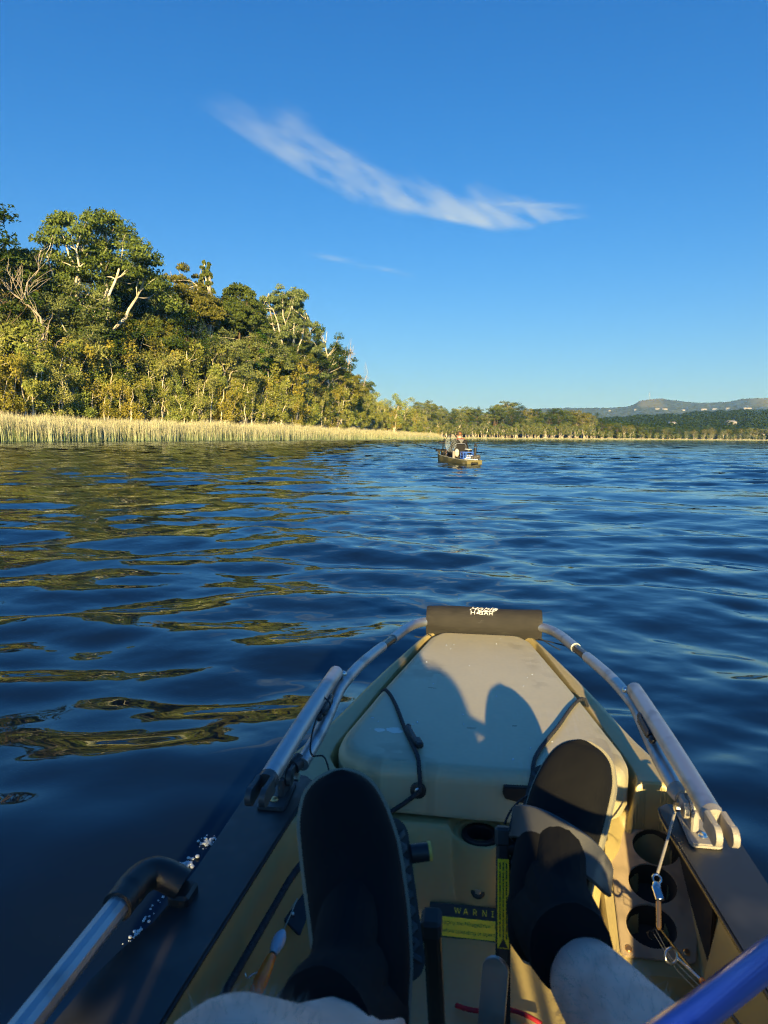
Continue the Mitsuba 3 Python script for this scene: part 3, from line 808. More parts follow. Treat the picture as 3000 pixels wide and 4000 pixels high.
mat('m_alu', proc(lambda p, n, uv: mikit.mix([0.46, 0.48, 0.51], [0.30, 0.31, 0.33], mikit.smoothstep(0.5, 0.8, fbm(p.x * 25, p.y * 25, p.z * 25)))), 0.42, metallic=0.85)
mat('m_alu_bright', (0.62, 0.63, 0.66), 0.18, metallic=1.0)
mat('m_sleeve', (0.035, 0.026, 0.020), 0.25, specular=0.6)
mat('m_fork', proc(lambda p, n, uv: mikit.mix([0.36, 0.33, 0.29], [0.22, 0.20, 0.18], fbm(p.x * 40, p.y * 40, p.z * 40))), 0.5)
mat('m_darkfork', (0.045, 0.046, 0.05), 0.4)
mat('m_chrome', (0.75, 0.72, 0.68), 0.12, metallic=1.0)
mat('m_brass', (0.62, 0.36, 0.16), 0.3, metallic=0.9)
mat('m_canvas', proc(lambda p, n, uv: mikit.mix([0.014, 0.0125, 0.0115], [0.027, 0.024, 0.022], fbm(p.x * 35, p.y * 35, p.z * 35))), 0.85,
    bump=proc(lambda p, n, uv: 0.0003 * noise(p.x * 900, p.y * 900, p.z * 900) + 0.002 * fbm(p.x * 26, p.y * 60, p.z * 60), eps=5e-4))
mat('m_print', (0.72, 0.71, 0.69), 0.7)
mat('m_neoprene', proc(lambda p, n, uv: mikit.mix([0.0035, 0.0038, 0.0050], [0.0065, 0.0065, 0.0075], fbm(p.x * 18, p.y * 18, p.z * 18))), 0.88,
    bump=proc(lambda p, n, uv: 0.0004 * noise(p.x * 600, p.y * 600, p.z * 600) + 0.006 * fbm(p.x * 22, p.y * 22, p.z * 14), eps=8e-4), sheen=0.05, specular=0.25)
mat('m_sole', (0.24, 0.22, 0.16), 0.6)
mat('m_strap', proc(lambda p, n, uv: mikit.mix([0.045, 0.046, 0.05], [0.15, 0.14, 0.125], mikit.smoothstep(0.5, 0.75, fbm(p.x * 28, p.y * 28, p.z * 28)) * 0.8)), 0.5)
mat('m_yellow', (1.0, 0.70, 0.02), 0.5)
mat('m_gold', (0.65, 0.45, 0.08), 0.4)
mat('m_skin', proc(lambda p, n, uv: mikit.mix([0.86, 0.50, 0.38], [0.72, 0.40, 0.30], mikit.smoothstep(0.3, 0.75, fbm(p.x * 30, p.y * 30, p.z * 30)))), 0.55, bump=proc(lambda p, n, uv: 0.00025 * fbm(p.x * 260, p.y * 260, p.z * 260), eps=6e-4))
mat('m_hair', (0.33, 0.26, 0.20), 0.6)
mat('m_shirt', (0.09, 0.11, 0.15), 0.85)
mat('m_shorts', (0.07, 0.075, 0.08), 0.85)
mat('m_red_cord', (0.35, 0.015, 0.03), 0.7)
mat('m_foam', (0.50, 0.54, 0.58), 0.25, clearcoat=1.0)
mat('m_orange', proc(lambda p, n, uv: mikit.mix([1.0, 0.13, 0.02], [1.0, 0.26, 0.02], noise(p.x * 90, p.y * 90, p.z * 90))), 0.3, clearcoat=0.8)
mat('m_rod', (0.010, 0.010, 0.012), 0.25)
mat('m_bluerod', (0.03, 0.10, 0.80), 0.12, metallic=0.9, clearcoat=1.0, clearcoat_gloss=0.95)
mat('m_line', (0.35, 0.42, 0.35), 0.3)
mat('m_panel', proc(lambda p, n, uv: mikit.mix([0.34, 0.26, 0.17], [0.24, 0.185, 0.125], mikit.smoothstep(0.4, 0.75, fbm(p.x * 30, p.y * 30, p.z * 30)))), 0.5)
mat('m_pit', (0.045, 0.040, 0.036), 0.6)
scene['m_clear'] = {'type': 'principled', 'base_color': rgb(0.75, 0.82, 0.95), 'roughness': 0.12, 'spec_trans': 0.6, 'eta': 1.4}
scene['m_clear'] = {'type': 'twosided', 'bsdf': {'type': 'principled', 'base_color': rgb(0.45, 0.52, 0.62), 'roughness': 0.2, 'clearcoat': 1.0}}

labels['kayak'] = {}
tag('kayak', 'olive sand coloured pedal kayak with hatch lid and grab bar in the foreground', 'kayak')

LID = [(0, 2.128), (0.105, 2.128), (0.132, 2.116), (0.158, 2.066), (0.242, 1.612), (0.284, 1.352), (0.286, 1.300), (0.268, 1.262), (0.215, 1.222), (0.185, 1.212), (0, 1.208)]
LID = LID + [(-x, y) for x, y in LID[::-1][1:-1]]
lid_poly = Polygon(LID).buffer(0.026).buffer(-0.064).buffer(0.038)
rec_poly = lid_poly.buffer(0.012)
REC = np.array(rec_poly.exterior.coords)[:-1]
WELL = [(-0.385, -0.15), (-0.380, 0.3), (-0.366, 0.65), (-0.338, 1.0), (-0.316, 1.065), (-0.250, 1.130), (-0.222, 1.165), (-0.212, 1.205),
        (0.200, 1.205), (0.235, 1.245), (0.262, 1.292), (0.395, 1.292), (0.388, 1.03), (0.374, 1.0), (0.378, 0.65), (0.384, 0.3), (0.388, -0.15)]
WELL = np.array(Polygon(WELL).buffer(0.012).buffer(-0.024).buffer(0.012).exterior.coords)[:-1]


def panel_z(y):
    return 0.100 + (y - 1.07) * 0.51


HOLES = [(0.293, 1.122), (0.309, 1.188), (0.328, 1.250)]


def deck(x, y):
    hbm = half_beam(np.clip(y, -1.75, 2.39))
    z = 0.300 + 0.028 * sstep(1.2, 2.2, y)
    e = np.clip(hbm - np.abs(x), 0, 0.022)
    z = z - 0.022 * (1 - np.sqrt(np.clip(1 - (1 - e / 0.022) ** 2, 0, 1)))
    d2 = sdf(REC, x, y)
    z = z + (0.236 - z) * sstep(0.004, -0.008, d2)
    # open back of the hatch recess: the ledge in front of the foot well
    led = np.maximum(np.abs(x) - 0.205, np.abs(y - 1.206) - 0.046)
    z = np.where(led < 0, np.minimum(z, 0.231), z)
    # foot well
    d1 = sdf(WELL, x, y)
    floor = 0.040 + 0.012 * np.cos(x * 12) + 0.02 * sstep(0.9, 1.2, y) + 0.25 * sstep(-0.02, -0.15, y)
    right = (x > 0.226) & (y > 1.03)
    pz = np.clip(panel_z(y), 0.04, 0.25)
    w = np.where(right, 0.030, 0.055)
    f2 = np.where((x > 0.222) & (y > 1.055), np.maximum(floor, pz), floor)
    z = z + (np.minimum(f2, z) - z) * sstep(0.004, -1.0, d1 / w)
    # mast step boss standing out of the bulkhead
    r = np.hypot(x - 0.004, y - 1.212)
    boss = 0.216 - 0.007 * sstep(0.044, 0.036, r)
    w_ = sstep(0.060, 0.049, r)
    z = z * (1 - w_) + np.maximum(boss, z * (y < 1.16)) * w_
    z = np.where(r < 0.024, 0.10, z)
    # shallow channel beside the floor's middle
    z = z - 0.018 * np.exp(-((x - 0.0) / 0.055) ** 2) * sstep(1.0, 0.93, y) * sstep(0.3, 0.5, y)
    for hx_, hy_ in HOLES:
        z = np.where(np.hypot(x - hx_, (y - hy_) * 1.22) < 0.0455, z - 0.085, z)
    return z


us = np.r_[np.linspace(-1.75, 0.35, 60)[:-1], np.linspace(0.35, 1.0, 110)[:-1], np.linspace(1.0, 1.4, 190)[:-1], np.linspace(1.4, 2.388, 190)]
ss = np.linspace(-1, 1, 310)
SS, UU = np.meshgrid(ss, us, indexing='ij')
VX = SS * half_beam(UU)
ZZ = deck(VX, UU)
nI, nJ = SS.shape
ii, jj = np.meshgrid(np.arange(nI - 1), np.arange(nJ - 1), indexing='ij')
quads = np.stack([ii * nJ + jj, (ii + 1) * nJ + jj, (ii + 1) * nJ + jj + 1, ii * nJ + jj + 1], -1).reshape(-1, 4)
deck_mesh = tm(np.stack([VX, UU, ZZ], -1).reshape(-1, 3), quads)
sides = []
for sg in (-1, 1):
    prof = [(1.0, -0.0), (1.004, -0.02), (1.0, -0.10), (0.965, -0.22), (0.90, -0.32), (0.70, -0.42), (0.0, -0.46)]
    ring = []
    for k, (kx, dz) in enumerate(prof):
        zt = deck(sg * half_beam(us) * 0.9999, us)
        ring.append(np.stack([sg * half_beam(us) * kx, us, zt + dz], -1))
    P = np.array(ring)
    a, b = P.shape[:2]
    i2, j2 = np.meshgrid(np.arange(a - 1), np.arange(b - 1), indexing='ij')
    q = np.stack([i2 * b + j2, i2 * b + j2 + 1, (i2 + 1) * b + j2 + 1, (i2 + 1) * b + j2], -1).reshape(-1, 4)
    sides.append(tm(P.reshape(-1, 3), q[:, ::-1] if sg < 0 else q))
add('kayak__hull', cat(deck_mesh, *sides), 'm_hull', smooth=40, K=True)


def offset_loft(poly, rings, n=220, cap=True):
    """stacks inset copies of an outline: rings of (inset, z)"""
    ring = poly.exterior
    base = np.array([ring.interpolate(t, normalized=True).coords[0] for t in np.linspace(0, 1, n, endpoint=False)])
    t = np.roll(base, -1, 0) - np.roll(base, 1, 0)
    nr = np.stack([-t[:, 1], t[:, 0]], 1) / np.linalg.norm(t, axis=1, keepdims=True)
    if not Polygon(base + nr * 0.005).area < poly.area:
        nr = -nr
    V = []
    for ins, z in rings:
        q = base + nr * ins
        V.append(np.c_[q, np.full(n, z) if np.isscalar(z) else z])
    V = np.array(V)
    i2, j2 = np.meshgrid(np.arange(len(V) - 1), np.arange(n), indexing='ij')
    q = np.stack([i2 * n + j2, i2 * n + (j2 + 1) % n, (i2 + 1) * n + (j2 + 1) % n, (i2 + 1) * n + j2], -1).reshape(-1, 4)
    m = tm(V.reshape(-1, 3), q)
    if cap:
        top = V[-1]
        poly2 = Polygon(top[:, :2])
        poly2 = poly2 if poly2.is_valid else poly2.buffer(0)
        c = trimesh.creation.triangulate_polygon(poly2, engine='earcut')
        cv = np.c_[c[0], np.full(len(c[0]), float(np.mean(top[:, 2])))]
        m = trimesh.util.concatenate([m, trimesh.Trimesh(cv, c[1], process=False)])
    m.merge_vertices()
    m.fix_normals()
    return m


lid = offset_loft(lid_poly, [(0.004, 0.240), (0.0, 0.250), (0.0, 0.306), (0.0015, 0.316), (0.005, 0.3245), (0.011, 0.3305), (0.019, 0.3345), (0.030, 0.3360)])
add('kayak__hatch_lid', lid, 'm_lid', smooth=50, K=True)


def gunwale_plate(sg, fn):
    yy = np.r_[np.linspace(-0.9, 1.16, 40), 1.185, 1.200]
    inn = np.interp(yy, [-0.9, 0.0, 0.65, 1.0, 1.15, 1.185, 1.2], [0.36, 0.365, 0.343, 0.318, 0.306, 0.310, 0.325])
    out = half_beam(yy) - 0.006
    out[-2:] -= [0.012, 0.035]
    poly = Polygon(np.r_[np.c_[sg * inn, yy], np.c_[sg * out, yy][::-1]]).buffer(0)
    return slab(poly, 0.2985, 0.309, 0.003)


for sg, lab in ((-1, 'black side plate in shade on the left of the kayak'), (1, 'sunlit scuffed black side plate on the right of the kayak')):
    k = add('kayak__side_plate', gunwale_plate(sg, half_beam), 'm_plate', smooth=30, K=True)
    tag(k, lab)

# ---- fittings of the foot well
ring = lathe([(0.023, -0.02), (0.023, 0.004), (0.026, 0.0065), (0.033, 0.006), (0.035, 0.002), (0.035, -0.004)], 32)
ring.vertices += [0.004, 1.212, 0.2095]
add('kayak__mast_step_ring', ring, 'm_black', smooth=40, K=True)


def bolt(c, axis, r=0.011, washer='m_black', head='m_chrome', parent='kayak'):
    z = np.asarray(axis, float)
    z /= np.linalg.norm(z)
    x = np.cross(z, [0.3, 0.1, 0.9])
    x /= np.linalg.norm(x)
    w = frame(lathe([(0.0, 0.003), (r * 0.8, 0.003), (r, 0.0015), (r, -0.002)], 20), x, np.cross(z, x), z, c)
    k = add(parent + '__bolt', w, washer, smooth=30, K=True)
    h = frame(cat(lathe([(0.0, 0.0046), (r * 0.30, 0.0046), (r * 0.42, 0.0035), (r * 0.42, 0.002)], 14)), x, np.cross(z, x), z, c)
    if k.count('__') < 2:
        add(k + '__head', h, head, smooth=30, K=True)


bolt((0.002, 1.160, 0.135), (0, -1, 0.45), 0.013)
bolt((-0.113, 1.206, 0.292), (0, -1, 0.1), 0.015)
bolt((0.102, 1.206, 0.290), (0, -1, 0.1), 0.015)


def cord(name, pts, r=0.0042, n=30, m='m_cord', parent='kayak', sides=8):
    return add(f'{parent}__{name}', tube(curve(pts, n), r, sides), m, smooth=True, K=True)


cord('bungee_cord', [(-0.244, 1.610, 0.312), (-0.230, 1.592, 0.336), (-0.147, 1.335, 0.3405), (-0.116, 1.235, 0.3405), (-0.111, 1.206, 0.325), (-0.108, 1.200, 0.296), (-0.122, 1.198, 0.283), (-0.188, 1.190, 0.238)])
cord('bungee_cord', [(0.256, 1.622, 0.312), (0.244, 1.611, 0.336), (0.165, 1.425, 0.3415), (0.100, 1.245, 0.3405), (0.096, 1.206, 0.322), (0.100, 1.200, 0.296), (0.114, 1.198, 0.280), (0.160, 1.190, 0.250)])
tg = cat(cbox(0.011, 0.075, 0.012, 0.004), cbox(0.015, 0.028, 0.013, 0.004, (0.004, -0.032, 0.0)), ball((0.002, 0.036, 0.001), 0.006))
k = add('kayak__cord_toggle', frame(tg, (0.93, 0.36, 0), (-0.36, 0.93, 0.05), (0, 0, 1), (-0.136, 1.318, 0.348)), 'm_black', smooth=30, K=True)
hk = cat(slab(Polygon([(0, -0.016), (0.055, -0.013), (0.060, -0.006), (0.060, 0.004), (0.0, 0.014)]).buffer(0.003), 0, 0.012, 0.002))
add('kayak__hatch_hook', frame(hk, (-1, 0.0, 0.14), (0.14, 0, 1), (0, -1, 0), (0.106, 1.212, 0.300)), 'm_black', smooth=30, K=True)
hk2 = cat(cbox(0.040, 0.016, 0.010, 0.003), ball((0.018, 0, 0), (0.010, 0.010, 0.006)))
add('kayak__cord_anchor', frame(hk2, (1, 0.1, 0), (-0.1, 1, 0), (0, 0, 1), (-0.192, 1.188, 0.236)), 'm_black', smooth=30, K=True)

# warning label on the foot of the bulkhead
lb = np.array([[-0.080, 1.163, 0.0], [0.075, 1.163, 0.0]])
def on_bulk(x, t):          # t: 0 = bottom edge of the label, 1 = top
    z = 0.062 + 0.040 * t
    y = 1.1405 + 0.030 * t
    return y, z


def label_patch(x0, x1, t0, t1, lift, n=2):
    v = []
    for x in np.linspace(x0, x1, n):
        for t in (t0, t1):
            y, z = on_bulk(x, t)
            v.append((x, y - lift * 0.8, z + lift * 0.6))
    f = []
    for i in range(n - 1):
        a = 2 * i
        f += [[a, a + 2, a + 3], [a, a + 3, a + 1]]
    return trimesh.Trimesh(v, f, process=False)


backing = frame(cbox(0.160, 0.0525, 0.0016, 0.0006), (1, 0, 0), (0, 0.6, 0.8), (0, -0.8, 0.6), (-0.004, 1.1385, 0.0885))
k = add('kayak__warning_label', backing, 'm_black', smooth=False, K=True)
tag(k, 'black and yellow warning label low on the bulkhead')


def flat_text(text, height, o, x, y, m, key, bold=False, depth=0.0006, shear=0.0, spacing=1.0):
    t = meshkit.text_mesh(text, height, depth, bold)
    t.vertices[:, 0] = t.vertices[:, 0] * spacing + shear * t.vertices[:, 1]
    return add(key, frame(t, x, y, np.cross(x, y), o), m, smooth=False, K=True)


UPV = np.array([0, 0.6, 0.8])
NRM = np.array([0, -0.8, 0.6])
C0 = np.array([-0.004, 1.1385, 0.0885]) + NRM * 0.0010
yel = frame(cbox(0.154, 0.030, 0.0006, 0.0002), (1, 0, 0), UPV, NRM, C0 - UPV * 0.0095)
add(k + '__yellow_field', yel, 'm_yellow', smooth=False, K=True)
wt = [meshkit.text_mesh(ch, 0.0095, 0.0005) for ch in 'WARNING']
for i, t in enumerate(wt):
    t.vertices[:, 0] += -0.036 + i * 0.0165
    t.vertices[:, 1] += 0.0115
add(k + '__lettering', frame(cat(*wt), (1, 0, 0), UPV, NRM, C0), 'm_yellow', smooth=False, K=True)
small = []
for row, txt in enumerate(('damaging the MirageDrive\u2122 by', 'us before operating or operat')):
    t = meshkit.text_mesh(txt, 0.0058, 0.0003)
    t.vertices[:, 0] += -0.070
    t.vertices[:, 1] += -0.006 - row * 0.0125
    small.append(t)
add(k + '__lettering', frame(cat(*small), (1, 0, 0), UPV, NRM, C0 + NRM * 0.0004), 'm_black', smooth=False, K=True)

# tool panel with three round holes, right side of the foot well
PX, PY = np.array([1, 0, 0.0]), np.array([0, 1, 0.51]) / math.hypot(1, 0.51)
PN = np.cross(PX, PY)
P0 = np.array([0.0, 1.07, 0.100])
to2 = lambda x, y: (x, (y - 1.07) * math.hypot(1, 0.51))
pp = Polygon([(0.236, 0.006), (0.352, 0.006), (0.376, 0.09), (0.383, 0.235), (0.244, 0.235)]).buffer(-0.008).buffer(0.008)
pits = []
from shapely import affinity
scale_ = lambda g, cx_, cy_: affinity.translate(affinity.scale(g, 0.0410, 0.0350), cx_, cy_)
for hx_, hy_ in HOLES:
    c2 = scale_(Point(0, 0).buffer(1.0, 24), *to2(hx_, hy_))
    pp = pp.difference(c2)
pl = slab(pp, 0.001, 0.0055, 0.0012)
k = add('kayak__tool_panel', frame(pl, PX, PY, PN, P0), 'm_panel', smooth=25, K=True)
tag(k, 'tan plastic panel with three round holes on the right of the foot well')
for hx_, hy_ in HOLES:
    cx, cy = to2(hx_, hy_)
    cup = lathe([(0.0345, 0.003), (0.0335, 0.0), (0.031, -0.03), (0.029, -0.05), (0.0, -0.052)], 32)
    cup.vertices *= [1.22, 1.04, 1.0]
    cup.vertices += [cx, cy, 0]
    add(k + '__cup', frame(cup, PX, PY, PN, P0), 'm_pit', smooth=40, K=True)
for sx, sy in ((0.249, 0.018), (0.341, 0.022)):
    s_ = frame(lathe([(0, 0.0085), (0.004, 0.0085), (0.0055, 0.007), (0.006, 0.005)], 16), PX, PY, PN, P0 + PX * sx + PY * sy)
    add(k + '__screw', s_, 'm_brass', smooth=30, K=True)
rw = slab(Polygon([(1.055, 0.085), (1.283, 0.150), (1.283, 0.292), (1.055, 0.292)]).buffer(-0.01).buffer(0.01), 0, 0.005, 0.0015)
add('kayak__right_panel', frame(rw, (0, 1, 0), (0, 0, 1), (1, 0, 0), (0.3655, 0, 0)), 'm_black', smooth=25, K=True)
# the matching dark panel on the left wall
pl = slab(Polygon([(0, 0), (0.036, 0), (0.036, 0.17), (0, 0.17)]).buffer(0.004), 0, 0.004, 0.001)
k = add('kayak__left_panel', frame(pl, (0.75, -0.25, -0.45), (0.10, 0.96, 0.25), (0.55, -0.10, 0.72), (-0.316, 1.000, 0.168)), 'm_black', smooth=25, K=True)
bolt((-0.302, 1.010, 0.166), (0.55, -0.1, 0.72), 0.007)
cord('side_cord', [(-0.275, 1.04, 0.262), (-0.294, 0.97, 0.255), (-0.302, 0.90, 0.252), (-0.320, 0.68, 0.250), (-0.330, 0.35, 0.248)], 0.0055)
cord('floor_cord', [(-0.03, 0.985, 0.062), (0.0, 0.975, 0.066), (0.05, 0.99, 0.061), (0.10, 0.97, 0.062)], 0.0035, m='m_red_cord')

# ---- grab bar: telescoping tube loop over the bow with a padded cover
labels['kayak__grab_bar'] = {'label': 'grey metal grab bar folded forward over the bow'}
bar = [(-0.325, 1.162, 0.349), (-0.316, 1.300, 0.366), (-0.314, 1.440, 0.384), (-0.306, 1.505, 0.390), (-0.298, 1.580, 0.389), (-0.278, 1.720, 0.383), (-0.250, 1.880, 0.374), (-0.238, 1.945, 0.371),
       (-0.226, 2.010, 0.368), (-0.208, 2.072, 0.365), (-0.180, 2.115, 0.364), (-0.130, 2.138, 0.364)]
bar_r = [(-x + 0.012, y, z) for x, y, z in bar]
for sgn, b in ((-1, bar), (1, bar_r)):
    fine = curve(b, 80)
    cut = int(np.argmin(np.abs(fine[:, 1] - 1.80)))
    cut2 = int(np.argmin(np.abs(fine[:, 1] - 1.885)))
    add('kayak__grab_bar__tube', tube(fine[:cut + 1], 0.0135, 18), 'm_alu', smooth=50, K=True)
    add('kayak__grab_bar__sleeve', tube(fine[cut:cut2 + 1], 0.0118, 18), 'm_sleeve', smooth=50, K=True)
    add('kayak__grab_bar__bend', tube(fine[cut2:], 0.0145, 18), 'm_alu', smooth=50, K=True)
    s = sgn
    o = lambda x: s * x + (0.006 if s > 0 else -0.006) * 1.0
    # thick outer tube, hinged beside the bar
    th = [(o(0.337), 1.020, 0.392), (o(0.328), 1.240, 0.408), (o(0.320), 1.470, 0.415)]
    add('kayak__grab_bar__outer_tube', tube(curve(th, 12), 0.0163, 22), 'm_alu', smooth=50, K=True)
    # forked end of the thick tube
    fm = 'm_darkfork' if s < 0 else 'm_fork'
    ax = np.array(th[0]) - np.array(th[1])
    ax /= np.linalg.norm(ax)
    side = np.array([1, 0, 0.0])
    upv = np.cross(ax, side)
    col = tube([np.array(th[0]) - ax * 0.004, np.array(th[0]) + ax * 0.012], 0.0170, 20)
    prongs = [frame(cat(cbox(0.009, 0.036, 0.030, 0.003), tube([(-0.0045, 0.020, 0), (0.0045, 0.020, 0)], 0.0150, 16)), side, ax, -upv, np.array(th[0]) + ax * 0.028 + side * dx_) for dx_ in (-0.0115, 0.0115)]
    add('kayak__grab_bar__fork', cat(col, *prongs), fm, smooth=35, K=True)
    # black snap button and clamp
    add('kayak__grab_bar__clip', cat(frame(cbox(0.016, 0.065, 0.016, 0.006), side, ax, -upv, (o(0.309), 1.315, 0.398)), ball((o(0.309), 1.350, 0.402), (0.008, 0.018, 0.009)), ball((o(0.312), 1.275, 0.392), (0.007, 0.010, 0.008))), 'm_black', smooth=40, K=True)
    add('kayak__grab_bar__hinge', cat(ball((o(0.318), 1.478, 0.409), (0.012, 0.016, 0.012)), frame(cbox(0.014, 0.02, 0.02, 0.004), side, ax, -upv, (o(0.318), 1.470, 0.405))), 'm_black', smooth=40, K=True)
    add('kayak__grab_bar__hinge_bolt', ball((o(0.303), 1.474, 0.412), (0.007, 0.007, 0.007)), 'm_chrome', smooth=40, K=True)
    # hinge block on the side plate
    foot_ = slab(Polygon([(-0.017, -0.045), (0.017, -0.045), (0.013, 0.040), (-0.013, 0.040)]).buffer(0.008), 0.309, 0.316, 0.002)
    foot_.vertices += [o(0.350), 1.120, 0]
    lug = frame(cat(cbox(0.012, 0.05, 0.036, 0.004), tube([(-0.006, 0.0, 0.014), (0.006, 0.0, 0.014)], 0.017, 18)), (1, 0, 0), (0, 1, 0), (0, 0, 1), (o(0.341), 1.125, 0.332))
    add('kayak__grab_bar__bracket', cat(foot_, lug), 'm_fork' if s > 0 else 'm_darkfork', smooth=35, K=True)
    pr = [frame(cat(cbox(0.008, 0.030, 0.028, 0.003), tube([(-0.004, -0.014, 0), (0.004, -0.014, 0)], 0.0150, 16)), (1, 0, 0), (0, 1, 0), (0, 0, 1), (o(0.341) + dx_, 1.135, 0.344)) for dx_ in (-0.0115, 0.0115)]
    pr.append(tube([(o(0.334), 1.150, 0.348), (o(0.326), 1.172, 0.352)], 0.0150, 18))
    add('kayak__grab_bar__lower_fork', cat(*pr), fm, smooth=35, K=True)
    hb_ = tube([(o(0.341) - s * 0.020, 1.122, 0.345), (o(0.341) - s * 0.028, 1.122, 0.345)], 0.0075, 8)
    add('kayak__grab_bar__hinge_bolt', hb_, 'm_chrome', smooth=False, K=True)
    scr = lathe([(0, 0.004), (0.006, 0.0035), (0.0075, 0.001), (0.0075, -0.002)], 18)
    scr.vertices += [o(0.350), 1.092, 0.316]
    add('kayak__grab_bar__screw', scr, 'm_chrome' if s > 0 else 'm_brass', smooth=30, K=True)

# pad: canvas sleeve laced round the bar
PR, PC = 0.043, np.array([0.010, 2.150, 0.366])
na, nx = 56, 46
ang = np.linspace(0, 2 * np.pi, na, endpoint=False)
prof = np.stack([-np.cos(ang), np.sin(ang)], 1) * PR
# the seam hangs down at the near lower side
seam = math.radians(-62)
dseam = np.angle(np.exp(1j * (ang - seam)))
prof *= (1 + 0.26 * np.exp(-(dseam / 0.30) ** 2))[:, None]
xs = np.linspace(-0.181, 0.181, nx)
V = np.zeros((nx, na, 3))
for i, xv in enumerate(xs):
    wob = 1 + 0.02 * (meshkit.noise(np.stack([np.full(na, xv * 18), np.cos(ang) * 2, np.sin(ang) * 2], -1), 2) - 0.5) * 2
    endf = 1.0 - 0.05 * (abs(xv) > 0.176) + 0.018 * math.exp(-((abs(xv) - 0.160) / 0.004) ** 2) * -1
    V[i, :, 0] = xv
    V[i, :, 1:] = prof * (wob * endf)[:, None]
    V[i, :, 2] -= 0.002 * math.sin(xv * 20)
V += PC
i2, j2 = np.meshgrid(np.arange(nx - 1), np.arange(na), indexing='ij')
q = np.stack([i2 * na + j2, i2 * na + (j2 + 1) % na, (i2 + 1) * na + (j2 + 1) % na, (i2 + 1) * na + j2], -1).reshape(-1, 4)
pv = np.vstack([V.reshape(-1, 3), V[0].mean(0), V[-1].mean(0)])
f1 = [[nx * na, (j + 1) % na, j] for j in range(na)] + [[nx * na + 1, (nx - 1) * na + j, (nx - 1) * na + (j + 1) % na] for j in range(na)]
pad = trimesh.Trimesh(pv, np.vstack([q[:, [0, 1, 2]], q[:, [0, 2, 3]], f1]), process=False)
pad.fix_normals()
padkey = add('kayak__grab_bar__pad', pad, 'm_canvas', smooth=50, K=True)
tag(padkey, 'black padded canvas cover with white lettering on the front of the grab bar')


def pad_text(text, height, x0, phi0, bold=True, shear=0.0, sx=1.0, under=False):
    t = meshkit.text_mesh(text, height, 0.0009, bold)
    v = t.vertices.copy()
    X = (v[:, 0] + shear * v[:, 1]) * sx
    X = X - (X.min() + X.max()) / 2
    if under:
        bar_ = trimesh.creation.box([0.050, 0.0022, 0.0009])
        bar_.vertices += [0.006, -0.0035, 0.00045]
        X = np.r_[X, bar_.vertices[:, 0]]
        v = np.vstack([v, bar_.vertices])
        f = np.vstack([t.faces, bar_.faces + len(t.vertices)])
    else:
        f = t.faces
    ph = phi0 + v[:, 1] / PR
    rr_ = PR + 0.0012 + v[:, 2]
    P = np.stack([X + x0, PC[1] - np.cos(ph) * rr_, PC[2] + np.sin(ph) * rr_], 1)
    return trimesh.Trimesh(P, f, process=False)


lets = cat(pad_text('H\u2022', 0.0135, -0.018, math.radians(41), bold=False, sx=1.25), pad_text('BA', 0.0135, 0.010, math.radians(41), bold=False, sx=1.25), pad_text('R', 0.0135, 0.033, math.radians(41), bold=False, sx=1.25), pad_text('Hobie', 0.0200, 0.010, math.radians(63), bold=False, shear=0.42, sx=1.15, under=True))
add('kayak__grab_bar__lettering', lets, 'm_print', smooth=False, K=True)
sc = [ball((0.002 + 0.007 * math.sin(i * 2.1), PC[1] - math.cos(math.radians(12 + 6 * math.cos(i * 1.7))) * (PR + 0.0004), PC[2] + math.sin(math.radians(12 + 6 * math.cos(i * 1.7))) * (PR + 0.0004)), (0.0016, 0.0009, 0.0012), 1) for i in range(7)]
add('kayak__grab_bar__scuff', cat(*sc), 'm_strap', smooth=40, K=True)
for pts in ([(-0.168, 2.118, 0.322), (-0.185, 2.10, 0.318), (-0.205, 2.095, 0.322)], [(-0.166, 2.116, 0.320), (-0.158, 2.09, 0.331), (-0.150, 2.07, 0.332)],
            [(0.180, 2.118, 0.322), (0.190, 2.09, 0.331), (0.215, 2.02, 0.334), (0.232, 1.99, 0.334)], [(0.182, 2.120, 0.322), (0.215, 2.07, 0.332), (0.262, 2.02, 0.335)], [(0.178, 2.118, 0.330), (0.195, 2.115, 0.325)]):
    add('kayak__grab_bar__lace', tube(curve(pts, 12), 0.0017, 6), 'm_cord', smooth=True, K=True)
add('kayak__grab_bar__tether', tube(curve([(-0.300, 1.150, 0.372), (-0.285, 1.155, 0.372), (-0.272, 1.150, 0.352), (-0.262, 1.125, 0.300), (-0.256, 1.110, 0.26)], 24), 0.0017, 6), 'm_cord', smooth=True, K=True)
add('kayak__grab_bar__tether', tube(curve([(-0.318, 1.315, 0.418), (-0.300, 1.295, 0.408), (-0.318, 1.25, 0.400), (-0.308, 1.16, 0.376), (-0.300, 1.150, 0.372)], 24), 0.0017, 6), 'm_cord', smooth=True, K=True)

# ---- side rail: twelve-sided tube on black elbows, left side
ra = [(-0.460, 0.798, 0.348), (-0.462, 0.4, 0.348), (-0.470, -0.2, 0.348)]
labels['kayak__side_rail'] = {'label': 'twelve-sided metal side rail with black elbow on the left gunwale'}
add('kayak__side_rail__bar', tube([(-0.459, 0.775, 0.348), (-0.462, 0.4, 0.348), (-0.466, -0.3, 0.348)], 0.0150, 12), 'm_alu', smooth=False, K=True)
el = curve([(-0.4595, 0.755, 0.348), (-0.459, 0.800, 0.348), (-0.456, 0.818, 0.347), (-0.446, 0.832, 0.345), (-0.428, 0.836, 0.338), (-0.408, 0.836, 0.328)], 26)
add('kayak__side_rail__elbow', tube(el, [0.0200] * 6 + [0.0212] * 14 + [0.0215] * 6, 20), 'm_black', smooth=50, K=True)
add('kayak__side_rail__elbow_foot', cbox(0.030, 0.040, 0.018, 0.005, (-0.408, 0.836, 0.314)), 'm_black', smooth=30, K=True)

